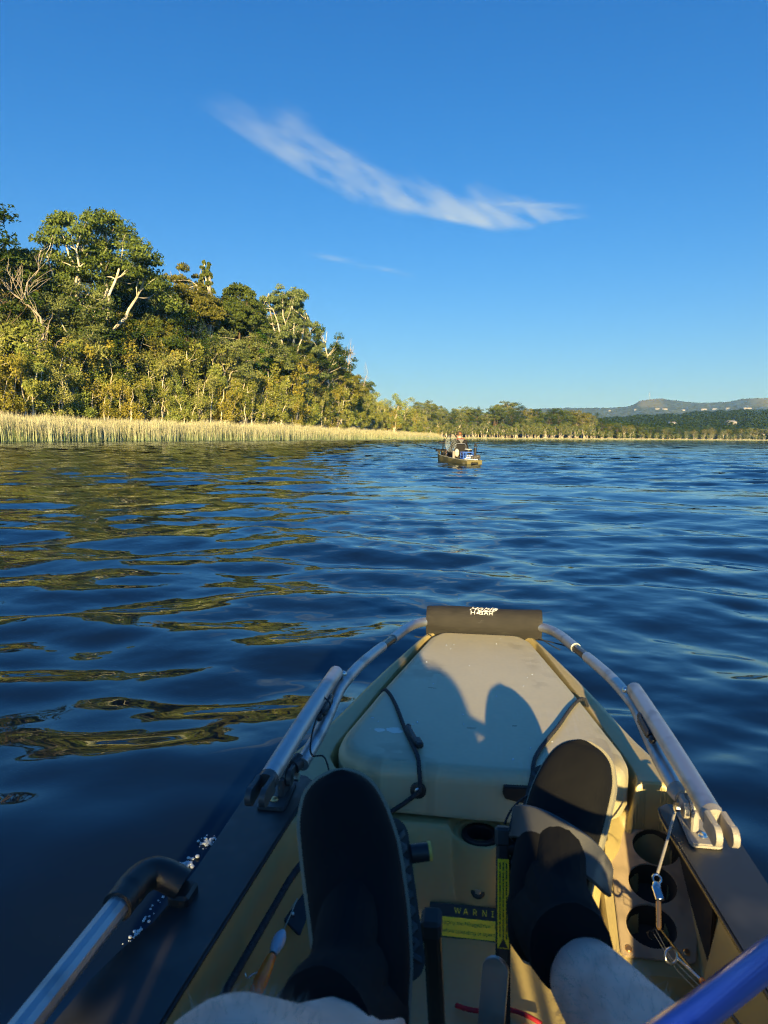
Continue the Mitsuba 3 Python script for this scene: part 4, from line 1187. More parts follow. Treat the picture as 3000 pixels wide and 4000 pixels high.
# specks and drops on the hatch
sr = np.random.default_rng(21)
sp_ = []
for _ in range(26):
    x_, y_ = sr.uniform(-0.24, 0.24), sr.uniform(1.26, 2.08)
    if lid_poly.buffer(-0.035).contains(Point(x_, y_)):
        r_ = sr.uniform(0.0008, 0.0026)
        sp_.append(ball((x_, y_, 0.3361), (r_, r_ * sr.uniform(0.7, 1.4), r_ * 0.45), 1))
kd = add('kayak__water_drop', cat(*sp_), 'm_clear', smooth=True, K=True)
tag(kd, kind='stuff')

# ------------------------------------------------------------------ pedal drive standing in the foot well
def KI(p):
    """world -> kayak frame"""
    s, c = math.sin(KPSI), math.cos(KPSI)
    x, y, z = p[0] - 0.012, p[1], p[2]
    return np.array([x * c - y * s, x * s + y * c, z])


labels['pedal_drive'] = {}
tag('pedal_drive', 'black pedal drive with two crank arms standing in the foot well', 'pedal drive')
LT, LBm = KI((0.058, 0.722, 0.404)), KI((0.082, 0.800, 0.06))
RT, RBm = KI((0.176, 0.930, 0.385)), KI((0.162, 0.800, 0.06))
for top, bot, nm in ((LT, LBm, 0), (RT, RBm, 1)):
    z = (top - bot) / np.linalg.norm(top - bot)
    x = np.array([1, 0, 0.0])
    x -= z * (x @ z)
    x /= np.linalg.norm(x)
    y = np.cross(z, x)
    L = np.linalg.norm(top - bot)
    k = add('pedal_drive__crank_arm', frame(cat(cbox(0.0195, 0.022, L, 0.004, (0, 0, L / 2))), x, y, z, bot), 'm_black', smooth=30, K=True)
    add(k + '__cap', frame(cbox(0.023, 0.026, 0.026, 0.004), x, y, z, top - z * 0.008), 'm_rubber', smooth=30, K=True)
    sp = -1 if nm == 0 else 1
    add('pedal_drive__pedal_shaft', tube([top - z * 0.022 + x * 0.006 * sp, top - z * 0.022 + x * 0.05 * sp], 0.0105, 14), 'm_black', smooth=40, K=True)
    if nm == 1:
        yf = frame(cbox(0.0160, 0.0008, 0.112, 0.0003), x, y, z, top - z * 0.092 - y * 0.0114)
        l = add(k + '__warning_label', yf, 'm_yellow', smooth=False, K=True)
        bars = []
        rg = np.random.default_rng(8)
        for r_ in range(3):
            at = -0.050
            while at < 0.044:
                w_ = rg.uniform(0.002, 0.006)
                bars.append(frame(cbox(0.0018, 0.0003, w_, 0.0001), x, y, z, top - z * (0.092 + at) - y * 0.0119 + x * (r_ - 1) * 0.0045))
                at += w_ + 0.0012
        tri = trimesh.creation.extrude_polygon(Polygon([(-0.0065, 0), (0.0065, 0), (0, 0.012)]), 0.0003, engine='earcut')
        bars.append(frame(tri, x, z, -y, top - z * 0.147 - y * 0.0119))
        add(k + '__lettering', cat(*bars), 'm_black', smooth=False, K=True)
# grey mast plates of the drive beside the arms
for (bx0, by0, wv) in ((KI((0.135, 0.795, 0.06)), KI((0.150, 0.815, 0.262)), 0.034), (KI((0.080, 0.745, 0.05)), KI((0.087, 0.742, 0.215)), 0.030)):
    z = (by0 - bx0) / np.linalg.norm(by0 - bx0)
    x = np.array([1, -0.25, 0.0])
    x -= z * (x @ z)
    x /= np.linalg.norm(x)
    L = np.linalg.norm(by0 - bx0)
    pol = LineString([(0, 0), (0, L)]).buffer(wv / 2, 16)
    pl = slab(pol, -0.004, 0.004, 0.0012)
    add('pedal_drive__mast_plate', frame(pl, x, z, np.cross(x, z), bx0), 'm_alu', smooth=30, K=True)
add('pedal_drive__spine', cat(frame(cbox(0.12, 0.16, 0.05, 0.015), (1, 0, 0), (0, 1, 0), (0, 0, 1), KI((0.12, 0.79, 0.05)))), 'm_rubber', smooth=35, K=True)

# ------------------------------------------------------------------ the photographer: body, boots, clothes
labels['person'] = {}
tag('person', 'person seated in the near kayak, bare legs in black boots on the pedals', 'person')


def foot_frame(toe, heel, lean):
    toe, heel = np.array(toe, float), np.array(heel, float)
    a = (toe - heel) / np.linalg.norm(toe - heel)
    n = np.array([0, 0, EYE]) - (toe + heel) / 2 + np.array(lean)
    n -= a * (n @ a)
    n /= np.linalg.norm(n)
    return a, np.cross(n, a), n, heel, np.linalg.norm(toe - heel)


def boot(side, toe, heel, ankle_dir, lean):
    """a neoprene boot in world coordinates: x along the sole, y to the left of the foot, z out of the instep"""
    a, b, n, o, L = foot_frame(toe, heel, lean)
    s = L / 0.285
    # outline of the sole: (position along, half width outer, half width inner)
    inner = -side
    st = np.array([[-0.004, 0.014, 0.014], [0.012, 0.035, 0.035], [0.045, 0.043, 0.042], [0.10, 0.054, 0.044], [0.150, 0.057, 0.047], [0.195, 0.056, 0.050], [0.230, 0.050, 0.051], [0.262, 0.038, 0.044], [0.279, 0.022, 0.028], [0.2855, 0.006, 0.010]])
    hgt = np.interp(st[:, 0], [-0.004, 0.03, 0.08, 0.14, 0.20, 0.25, 0.2855], [0.07, 0.095, 0.098, 0.074, 0.054, 0.046, 0.030])
    xs_ = np.linspace(-0.004, 0.2855, 46)
    xs_ = -0.004 + 0.2895 * (0.5 - 0.5 * np.cos(np.pi * np.linspace(0, 1, 46)))
    wo_ = PchipInterpolator(st[:, 0], st[:, 1])(xs_)
    wi_ = PchipInterpolator(st[:, 0], st[:, 2])(xs_)
    h_ = PchipInterpolator(st[:, 0], hgt)(xs_)
    nt = 28
    th = np.linspace(0, np.pi, nt)
    rows = []
    for x_, o_, i_, hh_ in zip(xs_, wo_, wi_, h_):
        cs, sn = np.cos(th), np.sin(th)
        w_ = np.where(cs > 0, o_, i_)
        yv = np.sign(cs) * np.abs(cs) ** 0.75 * w_ * side
        zv = 0.012 + (hh_ - 0.012) * np.abs(sn) ** 0.8
        zv = np.where((x_ > 0.275) | (x_ < 0.0), 0.012 + (zv - 0.012) * 0.9, zv)
        rows.append(np.stack([np.full(nt, x_), yv, zv], 1))
    R_ = np.array(rows)
    na_, nb_ = R_.shape[:2]
    i2, j2 = np.meshgrid(np.arange(na_ - 1), np.arange(nb_ - 1), indexing='ij')
    q = np.stack([i2 * nb_ + j2, (i2 + 1) * nb_ + j2, (i2 + 1) * nb_ + j2 + 1, i2 * nb_ + j2 + 1], -1).reshape(-1, 4)
    vamp = tm(R_.reshape(-1, 3), q)
    # close the underside and the heel
    ol = np.r_[R_[:, 0], R_[::-1, -1]]
    vamp = cat(vamp)
    out = Polygon(ol[:, :2]).buffer(0.0)
    sole = slab(out.buffer(0.0042), -0.010, 0.0140, 0.003)
    # shaft: rises from the heel half towards the shin
    ad = np.asarray(ankle_dir, float)
    loc = np.array([ad @ a, ad @ b, ad @ n])
    loc /= np.linalg.norm(loc)
    c0, c1 = np.array([0.055, 0, 0.045]), np.array([0.055, 0, 0.045]) + loc * 0.105
    c2 = c0 + loc * 0.135
    up_ = body([((0.035, 0, 0.040), 0.038, (0.10, 0, 0.046), 0.041), (c0, 0.045, c1, 0.048), ((0.10, 0, 0.046), 0.037, c1 + np.array([0.012, 0, 0]), 0.043), ((0.15, 0, 0.038), 0.034, c1 * 0.6 + np.array([0.06, 0, 0.02]), 0.030), (c1, 0.046, c2, 0.047)], 0.010, 10)
    # open top: cut the rounded end off square
    mz = m3.Manifold(m3.Mesh(vert_properties=np.asarray(up_.vertices, np.float32), tri_verts=np.asarray(up_.faces, np.uint32)))
    d_ = float(loc @ (c0 + loc * 0.128))
    mz = mz.trim_by_plane([float(-loc[0]), float(-loc[1]), float(-loc[2])], -d_)
    up_ = man(mz)
    cuff = tube([c0 + loc * (0.128 + 0.003 * math.cos(t)) + 0 * loc for t in (0, 1)], 0.047, 24)
    tr = lambda m: frame(cat(m), a, b, n, o)
    kx = thing_part('person__boot')
    add(kx, tr(cat(vamp, up_)), 'm_neoprene', smooth=55)
    add(kx + '__sole', tr(sole), 'm_sole', smooth=30)
    return a, b, n, o, kx, c0, loc


_parts = {}


def thing_part(k):
    n_ = _parts.get(k, 0)
    _parts[k] = n_ + 1
    return k if n_ == 0 else f'{k}_{n_:03d}'


KNEE_L, KNEE_R = np.array([-0.088, 0.362, 0.553]), np.array([0.235, 0.345, 0.490])
L_TOE, L_HEEL = (-0.047, 0.762, 0.538), (-0.010, 0.612, 0.318)
R_TOE, R_HEEL = (0.308, 0.978, 0.517), (0.205, 0.813, 0.276)
ANK_L, ANK_R = np.array([-0.012, 0.575, 0.395]), np.array([0.223, 0.738, 0.345])
bl = boot(-1, L_TOE, L_HEEL, KNEE_L - ANK_L, (0, 0, 0))
br = boot(1, R_TOE, R_HEEL, KNEE_R - ANK_R, (-0.25, 0, 0.1))

# body: one skin, seated, head behind the phone, arms raised to hold it
SH_L, SH_R = np.array([-0.185, -0.330, 0.805]), np.array([0.112, -0.330, 0.800])
EL_L, EL_R = np.array([-0.335, -0.190, 0.590]), np.array([0.150, -0.180, 0.600])
WR_L, WR_R = np.array([-0.095, -0.085, 0.790]), np.array([0.085, -0.080, 0.780])
HIP_L, HIP_R = np.array([-0.110, -0.320, 0.390]), np.array([0.085, -0.320, 0.390])
HD = np.array([-0.020, -0.300, 1.010])
bones = [(HIP_L, 0.095, KNEE_L + [0, -0.02, -0.015], 0.062), (KNEE_L, 0.058, KNEE_L + (ANK_L - KNEE_L) * 0.35 + [0, -0.01, -0.01], 0.056), (KNEE_L + (ANK_L - KNEE_L) * 0.35 + [0, -0.01, -0.01], 0.056, ANK_L, 0.038),
         (HIP_R, 0.095, KNEE_R + [0, -0.02, -0.012], 0.062), (KNEE_R, 0.058, KNEE_R + (ANK_R - KNEE_R) * 0.35 + [0.008, 0, -0.012], 0.057), (KNEE_R + (ANK_R - KNEE_R) * 0.35 + [0.008, 0, -0.012], 0.057, ANK_R, 0.038),
         (HIP_L, 0.11, HIP_R, 0.11), ((-0.015, -0.33, 0.42), 0.125, (-0.02, -0.345, 0.70), 0.125), (SH_L + [0.05, 0, -0.03], 0.085, SH_R + [-0.05, 0, -0.03], 0.085), ((-0.02, -0.345, 0.66), 0.13, (-0.02, -0.345, 0.76), 0.10),
         (SH_L, 0.062, EL_L, 0.044), (EL_L, 0.043, WR_L, 0.029), (SH_R, 0.062, EL_R, 0.044), (EL_R, 0.043, WR_R, 0.029),
         ((-0.02, -0.335, 0.80), 0.058, (-0.02, -0.315, 0.93), 0.054), (HD + [0, -0.025, 0.05], 0.092, HD + [0, 0.02, -0.055], 0.066), (HD + [0, 0.05, 0.0], 0.05, HD + [0, 0.055, -0.06], 0.042), (HD + [0, 0.085, -0.01], 0.017, HD + [0, 0.098, -0.03], 0.016),
         (HD + [-0.088, -0.01, 0.01], 0.012, HD + [-0.088, -0.012, -0.03], 0.012), (HD + [0.088, -0.01, 0.01], 0.012, HD + [0.088, -0.012, -0.03], 0.012)]


def hand(wrist, palm, fingers, thumb):
    wrist, palm = np.array(wrist), np.array(palm)
    out = [(wrist, 0.027, palm, 0.026)]
    for base_, mid_, tip_ in fingers:
        out += [(palm, 0.018, base_, 0.0105), (base_, 0.0100, mid_, 0.0090), (mid_, 0.0090, tip_, 0.0078)]
    out += [(wrist + (palm - wrist) * 0.5, 0.018, thumb[0], 0.012), (thumb[0], 0.011, thumb[1], 0.009)]
    return out


PHX, PHZ = 0.0, 0.93        # middle of the phone
bones += hand(WR_R, (0.062, -0.052, 0.835), [((0.050, -0.018, 0.865 + 0.018 * i - 0.02), (0.044, -0.006, 0.865 + 0.018 * i - 0.02), (0.030, -0.0035, 0.866 + 0.018 * i - 0.02)) for i in range(4)], [(0.052, -0.050, 0.865), (0.030, -0.040, 0.875)])
bones += hand(WR_L, (-0.066, -0.056, 0.855), [((-0.052, -0.020, 0.880 + 0.019 * i - 0.02), (-0.046, -0.007, 0.882 + 0.019 * i - 0.02), (-0.032, -0.0035, 0.884 + 0.019 * i - 0.02)) for i in range(4)], [(-0.054, -0.052, 0.885), (-0.032, -0.040, 0.895)])
skin = body(bones, 0.011, 8)
add('person__body', skin, 'm_skin', smooth=True)
shirt = body([((-0.015, -0.33, 0.46), 0.135, (-0.02, -0.345, 0.68), 0.138), (SH_L + [0.05, 0, -0.03], 0.096, SH_R + [-0.05, 0, -0.03], 0.096), ((-0.02, -0.345, 0.66), 0.142, (-0.02, -0.345, 0.765), 0.105), (SH_L, 0.073, SH_L + (EL_L - SH_L) * 0.98, 0.060), (SH_R, 0.069, SH_R + (EL_R - SH_R) * 0.85, 0.055), (SH_R + [-0.02, 0, -0.05], 0.08, (0.06, -0.34, 0.50), 0.085), (SH_L + [0.03, 0, -0.05], 0.085, (-0.14, -0.34, 0.50), 0.09)], 0.02, 6)
add('person__shirt', shirt, 'm_shirt', smooth=True)
shorts = body([(HIP_L, 0.112, HIP_L + (KNEE_L - HIP_L) * 0.62, 0.090), (HIP_R, 0.112, HIP_R + (KNEE_R - HIP_R) * 0.62, 0.090), (HIP_L, 0.125, HIP_R, 0.125), ((-0.012, -0.33, 0.41), 0.137, (-0.012, -0.33, 0.46), 0.135)], 0.02, 6)
add('person__shorts', shorts, 'm_shorts', smooth=True)
hat = body([(HD + [0, -0.025, 0.06], 0.099, HD + [0, -0.02, 0.075], 0.096)], 0.012, 3)
mz = m3.Manifold(m3.Mesh(vert_properties=np.asarray(hat.vertices, np.float32), tri_verts=np.asarray(hat.faces, np.uint32))).trim_by_plane([0, 0, 1], float(HD[2] + 0.045))
brim = slab(Point(HD[0], HD[1] - 0.02).buffer(0.15, 32), HD[2] + 0.046, HD[2] + 0.052, 0.002)
add('person__hat', cat(mz, brim), 'm_shirt', smooth=40)
# hair on the shins and the raised knee
hr = np.random.default_rng(12)
tri = skin.triangles_center
okh = ((np.linalg.norm(tri - KNEE_L, axis=1) < 0.13) & (tri[:, 2] > 0.56)) | ((tri[:, 1] > 0.36) & (tri[:, 0] > 0.12) & (tri[:, 1] < 0.66))
cand = np.flatnonzero(okh)
fi = hr.choice(cand, 2600)
w3 = hr.dirichlet([1, 1, 1], len(fi))
base_ = (skin.triangles[fi] * w3[:, :, None]).sum(1)
nn = skin.face_normals[fi]
dirh = nn * 0.55 + hr.normal(size=nn.shape) * 0.35 + np.array([0, 0.45, -0.35])
dirh /= np.linalg.norm(dirh, axis=1, keepdims=True)
ln = hr.uniform(0.008, 0.018, len(fi))[:, None]
sd_ = np.cross(dirh, nn)
sd_ /= np.linalg.norm(sd_, axis=1, keepdims=True) + 1e-9
HV = np.stack([base_ - sd_ * 0.00022, base_ + sd_ * 0.00022, base_ + dirh * ln], 1).reshape(-1, 3)
kh = add('person__leg_hair', trimesh.Trimesh(HV, np.arange(len(HV)).reshape(-1, 3), process=False), 'm_hair', smooth=False)
tag(kh, kind='stuff')

t = thing('boat_seat')
tag(t, 'grey mesh boat seat with upright backrest under the seated kayaker', 'seat')
sb = slab(Polygon([(-0.22, 0), (0.22, 0), (0.22, 0.36), (-0.22, 0.36)]).buffer(-0.05).buffer(0.05), 0, 0.035, 0.008)
add(t + '__seat_base', frame(sb, (1, 0, 0), (0, 1, 0.12), (0, -0.12, 1), (-0.015, -0.47, 0.255)), 'm_shirt', smooth=30)
sk = slab(Polygon([(-0.275, 0), (0.255, 0), (0.215, 0.46), (-0.255, 0.46)]).buffer(-0.06).buffer(0.06), 0, 0.03, 0.008)
add(t + '__backrest', frame(sk, (1, 0, 0), (0, -0.15, 1), (0, -1, -0.15), (-0.020, -0.475, 0.27)), 'm_shirt', smooth=30)
for sx_ in (-0.30, 0.245):
    add(t + '__frame_tube', tube([(sx_, -0.10, 0.25), (sx_, -0.44, 0.245), (sx_ + 0.005, -0.50, 0.50), (sx_ + 0.005, -0.53, 0.70)], 0.012, 10), 'm_alu', smooth=40)

labels['mobile_phone'] = {}
tag('mobile_phone', 'dark mobile phone held upright in front of the seated kayaker', 'phone')
ph = cbox(0.076, 0.008, 0.160, 0.003)
ph.vertices += [PHX, -0.026, 0.925]
add('mobile_phone__case', ph, 'm_black', smooth=30)
sc_ = trimesh.creation.box([0.070, 0.0008, 0.150])
sc_.vertices += [PHX, -0.0306, 0.925]
add('mobile_phone__screen', sc_, 'm_sleeve', smooth=False)

# pedals under the boots, with the strap over the right one
def pedal(ff, name, off, ly):
    a, b, n, o = ff[:4]
    pol = Polygon([(-0.082, -0.038), (0.082, -0.038), (0.082, 0.038), (-0.082, 0.038)]).buffer(-0.022).buffer(0.022)
    pl_ = slab(pol, -0.016, -0.004, 0.003)
    ribs = [frame(cbox(0.006, 0.10, 0.005, 0.0015), (0.8, 0.6 * sg_, 0), (-0.6 * sg_, 0.8, 0), (0, 0, 1), (x_, ly * 0.022, -0.003)) for x_ in np.linspace(-0.055, 0.055, 8) for sg_ in (1, -1)]
    ribs = [m3_clip(r_, pol) for r_ in ribs]
    k_ = add('pedal_drive__pedal', frame(pl_, a, b, n, o + a * off[0] + b * off[1] + n * off[2]), 'm_rubber', smooth=30, K=False)
    add(k_ + '__tread', frame(cat(*[r_ for r_ in ribs if r_ is not None]), a, b, n, o + a * off[0] + b * off[1] + n * (off[2] + 0.001)), 'm_strap', smooth=False, K=False)
    return k_


from shapely.geometry.polygon import orient


def m3_clip(m, pol):
    """keeps a rib inside the pedal's outline"""
    mm = m3.Manifold(m3.Mesh(vert_properties=np.asarray(m.vertices, np.float32), tri_verts=np.asarray(m.faces, np.uint32)))
    cs_ = m3.CrossSection([np.array(orient(pol.buffer(-0.004)).exterior.coords)[:-1]])
    r_ = mm ^ m3.Manifold.extrude(cs_, 0.05).translate([0, 0, -0.025])
    return None if r_.is_empty() else man(r_)


pedal(bl, 'left', (0.150, -0.034, -0.010), -1)
pedal(br, 'right', (0.165, 0.034, -0.010), 1)
# knob with a yellow end on the left pedal
a, b, n, o = bl[:4]
kc = o + a * 0.190 - b * 0.072 - n * 0.016
add('pedal_drive__strap_knob', tube([kc, kc - b * 0.020], 0.0105, 16), 'm_black', smooth=40)
add('pedal_drive__strap_knob__end', tube([kc - b * 0.0202, kc - b * 0.0235], 0.0110, 16), 'm_gold', smooth=40)
# strap over the right instep: a ribbon from the pedal's inner edge to its outer edge
a, b, n, o = br[:4]
sp_ = [(0.146, 0.066, -0.014), (0.149, 0.070, 0.012), (0.150, 0.058, 0.042), (0.149, 0.030, 0.066), (0.143, -0.005, 0.073), (0.134, -0.040, 0.062), (0.124, -0.061, 0.034), (0.118, -0.067, 0.002)]
cl = curve(sp_, 34)
tv = np.gradient(cl, axis=0)
tv /= np.linalg.norm(tv, axis=1, keepdims=True)
wdir = np.array([1.0, 0.12, 0.0])
V1_m = None
V1, hw = [], np.interp(np.linspace(0, 1, 34), [0, 0.15, 0.5, 0.9, 1], [0.020, 0.021, 0.023, 0.022, 0.018])
for c_, t_, h_ in zip(cl, tv, hw):
    w_ = wdir - t_ * (wdir @ t_)
    w_ /= np.linalg.norm(w_)
    m_ = np.cross(t_, w_)
    m_ = -m_ if (m_ @ (V1_m if V1_m is not None else np.array([0, 1.0, 0.0]))) < 0 else m_
    V1_m = m_
    V1.append([c_ - w_ * h_ + m_ * 0.002, c_ - w_ * h_ * 0.9 + m_ * 0.0042, c_ + w_ * h_ * 0.9 + m_ * 0.0042, c_ + w_ * h_ + m_ * 0.002, c_ + w_ * h_, c_ - w_ * h_])
V1 = np.array(V1)
i2, j2 = np.meshgrid(np.arange(33), np.arange(6), indexing='ij')
q = np.stack([i2 * 6 + j2, i2 * 6 + (j2 + 1) % 6, (i2 + 1) * 6 + (j2 + 1) % 6, (i2 + 1) * 6 + j2], -1).reshape(-1, 4)
kst = add('pedal_drive__strap', frame(tm(V1.reshape(-1, 3), q), a, b, n, o), 'm_strap', smooth=40)
tag(kst, 'scuffed grey rubber strap over the right boot')
sl = []
for i, t_ in enumerate((2, 4, 6)):
    c_ = cl[t_] * 1.0
    m_ = np.array([0, 0.8, 0.6]) if t_ > 3 else np.array([0, 1, 0.0])
    tt = tv[t_]
    ww = np.cross(m_, tt)
    sl.append(frame(cbox(0.030, 0.0030, 0.0024, 0.0005), ww, tt, np.cross(ww, tt), c_ + m_ * 0.0043))
add('pedal_drive__strap__slot', frame(cat(*sl), a, b, n, o), 'm_black', smooth=False)
add('pedal_drive__pull_cord', tube(curve([RT + np.array([0.002, -0.004, 0.012]), RT + np.array([0.014, 0.01, 0.030]), RT + np.array([0.034, 0.016, 0.046])], 10), 0.0016, 6), 'm_cord', smooth=True, K=True)

# ------------------------------------------------------------------ loose tackle
labels['blue_rod'] = {}
t = thing('fishing_rod')
tag(t, 'glossy blue rod butt lying across the lower right corner', 'fishing rod')
del labels['blue_rod']
P1, P2 = np.array([0.191, 0.383, 0.594]), np.array([0.339, 0.553, 0.494])
dv = (P2 - P1) / np.linalg.norm(P2 - P1)
add(t + '__blank', tube([P1 - dv * 0.10, P1, P2, P2 + dv * 0.25], [0.0104, 0.0106, 0.0140, 0.0140], 28), 'm_bluerod', smooth=60)
add(t + '__grip', tube([P1 - dv * 0.36, P1 - dv * 0.105], [0.014, 0.0125], 20), 'm_rubber', smooth=60)

t = thing('fishing_rod')
tag(t, 'thin black fishing rod with ring guide in the right of the foot well', 'fishing rod')
rp = [(0.288, 1.075, 0.168), (0.291, 1.03, 0.182), (0.297, 0.93, 0.212), (0.304, 0.86, 0.235), (0.322, 0.60, 0.310), (0.335, 0.30, 0.400)]
add(t + '__blank', tube(curve(rp, 26), np.linspace(0.0017, 0.0050, 26), 10), 'm_rod', smooth=True, K=True)
gc = np.array([0.2745, 0.945, 0.216])
gr = trimesh.creation.torus(0.0092, 0.0019, major_sections=28, minor_sections=10)
add(t + '__ring_guide', frame(gr, (0.9, 0.3, 0.1), (-0.1, 0.5, 0.85), np.cross((0.9, 0.3, 0.1), (-0.1, 0.5, 0.85)), gc), 'm_chrome', smooth=True, K=True)
add(t + '__guide_leg', cat(tube([gc + [0.0085, -0.001, -0.003], (0.3005, 0.895, 0.2235)], 0.0013, 6), tube([gc + [0.006, -0.005, 0.003], (0.3005, 0.897, 0.2245)], 0.0011, 6)), 'm_chrome', smooth=True, K=True)
add(t + '__winding', tube([(0.3005, 0.896, 0.2235), (0.3015, 0.888, 0.226)], 0.0036, 10), 'm_orange', smooth=True, K=True)
add(t + '__line', cat(tube([(0.283, 1.06, 0.17), gc + [0, 0.002, -0.004], (0.300, 0.80, 0.26)], 0.00045, 5), tube([(0.279, 1.05, 0.168), (0.281, 0.94, 0.20), (0.300, 0.82, 0.24)], 0.00045, 5)), 'm_line', smooth=True, K=True)
for q_, r_ in (((0.279, 1.062, 0.158), 0.0065), ((0.290, 1.066, 0.160), 0.008)):
    lp = trimesh.creation.torus(r_, 0.0008, major_sections=20, minor_sections=6)
    add(t + '__tip_ring', frame(lp, (1, 0, 0), (0, 0.9, 0.45), (0, -0.45, 0.9), q_), 'm_rod', smooth=True, K=True)

t = thing('lanyard')
tag(t, 'grey wire lanyard with metal clip and brass pin hanging from the right bracket', 'lanyard')
add(t + '__cable', tube(curve([(0.362, 1.205, 0.345), (0.345, 1.170, 0.350), (0.322, 1.125, 0.338), (0.298, 1.072, 0.322), (0.282, 1.040, 0.308), (0.268, 1.012, 0.296)], 30), 0.0023, 8), 'm_fork', smooth=True, K=True)
cl_ = np.array([0.262, 0.990, 0.292])
add(t + '__clip', cat(frame(trimesh.creation.torus(0.0060, 0.0017, 20, 8), (1, 0, 0), (0, 0.8, 0.6), (0, -0.6, 0.8), cl_ + [0.003, 0.012, 0.002]), frame(cbox(0.012, 0.022, 0.006, 0.002), (1, 0.1, 0), (-0.1, 0.9, 0.4), (0, -0.4, 0.9), cl_ + [-0.001, -0.012, -0.004]), ball(cl_ + [0, 0, 0], (0.006, 0.008, 0.004))), 'm_chrome', smooth=40, K=True)
add(t + '__pin', tube([cl_ + [-0.003, -0.024, -0.010], cl_ + [-0.010, -0.058, -0.024], cl_ + [-0.011, -0.061, -0.025]], [0.0034, 0.0034, 0.0022], 12), 'm_brass', smooth=50, K=True)

t = thing('fishing_lure')
tag(t, 'orange fishing lure with clear bell hanging in the left of the foot well', 'lure')
l0, l1 = np.array([-0.2870, 0.860, 0.2195]), np.array([-0.2960, 0.780, 0.204])
ld = (l1 - l0) / np.linalg.norm(l1 - l0)
sx = np.cross(ld, [0, 0, 1.0])
sx /= np.linalg.norm(sx)
lz = lathe([(0.0, -0.002), (0.0062, 0.004), (0.0080, 0.020), (0.0098, 0.042), (0.0086, 0.064), (0.0035, 0.082), (0.0, 0.086)], 16)
add(t + '__body', frame(lz, sx, np.cross(ld, sx), ld, l0), 'm_orange', smooth=60, K=True)
bell = lathe([(0.0, -0.040), (0.0045, -0.037), (0.0088, -0.028), (0.0098, -0.018), (0.0075, -0.006), (0.0050, 0.000)], 18)
add(t + '__bell', frame(bell, sx, np.cross(ld, sx), ld, l0), 'm_clear', smooth=60, K=True)
add(t + '__line', tube(curve([l0 - ld * 0.038, l0 - ld * 0.09 + [0.002, 0, 0.006], (-0.285, 0.945, 0.226)], 10), 0.0008, 5), 'm_line', smooth=True, K=True)
add(t + '__hook', cat(tube(curve([l0 + ld * 0.030 + sx * 0.006, l0 + ld * 0.034 + sx * 0.014, l0 + ld * 0.042 + sx * 0.020, l0 + ld * 0.036 + sx * 0.026], 12), 0.0010, 6), ball(l0 + ld * 0.030 + sx * 0.0055, 0.0030, 1)), 'm_chrome', smooth=40, K=True)

# foam strung along the left side of the hull
fr = np.random.default_rng(4)
fm_ = []
FL_U, FL_X = [0.60, 0.90, 1.01, 1.10, 1.14, 1.298, 1.31, 1.359, 1.43], [-0.68, -0.678, -0.673, -0.662, -0.660, -0.654, -0.645, -0.633, -0.614]
for _ in range(520):
    u = fr.choice([fr.normal(1.325, 0.022), fr.normal(1.300, 0.014), fr.uniform(0.80, 1.24), fr.normal(1.125, 0.02), fr.normal(1.04, 0.03), fr.uniform(0.95, 1.18), fr.normal(1.415, 0.010)])
    if u > 1.44:
        continue
    r = fr.uniform(0.0010, 0.0040) * (1.35 if 1.28 < u < 1.37 else 1.0)
    x_ = np.interp(u, FL_U, FL_X) + fr.normal(0, 0.005 if u < 1.25 else 0.008)
    wp_ = KW((x_, u, 0.0))
    zw_ = float(wave(np.array([wp_[0]]), np.array([wp_[1]]), np.array([0.012]))[0]) * float(sstep(-0.05, 0.25, abs(x_) - half_beam(u) * 0.93 + 0.02))
    fm_.append(ball((x_, u, zw_ + fr.uniform(-0.001, 0.005)), (r, r, r * 0.7), 1))
add('foam', cat(*fm_), 'm_foam', smooth=True, K=True)
tag('foam', 'small white foam bubbles along the left side of the hull', 'foam', kind='stuff')

# ------------------------------------------------------------------ the second kayak and its paddler, some 24 m ahead
FPSI = math.radians(-11.5)          # bow a little to the left
FO = np.array([3.06, 23.2, 0.0])    # middle of the stern on the water


def FW(p):
    p = np.asarray(p, float)
    s, c = math.sin(FPSI), math.cos(FPSI)
    return np.stack([FO[0] + p[..., 1] * s + p[..., 0] * c, FO[1] + p[..., 1] * c - p[..., 0] * s, FO[2] + p[..., 2]], -1)


def addf(key, mesh, bsdf, smooth=35):
    m = man(mesh).copy()
    m.vertices = FW(m.vertices)
    return add(key, m, bsdf, smooth)


def camo(p, n, uv):
    a = fbm(p.x * 2.6, p.y * 1.6, p.z * 3.5)
    b_ = noise(p.x * 3.4 + 7, p.y * 2.2, p.z * 4)
    c = mikit.mix([0.155, 0.13, 0.046], [0.075, 0.068, 0.026], mikit.smoothstep(0.42, 0.58, a))
    c = mikit.mix(c, [0.24, 0.22, 0.15], mikit.smoothstep(0.62, 0.70, b_) * 0.8)
    return mikit.mix(c, [0.05, 0.05, 0.03], mikit.smoothstep(0.70, 0.76, fbm(p.x * 2.0 + 3, p.y * 1.8, p.z * 3)))


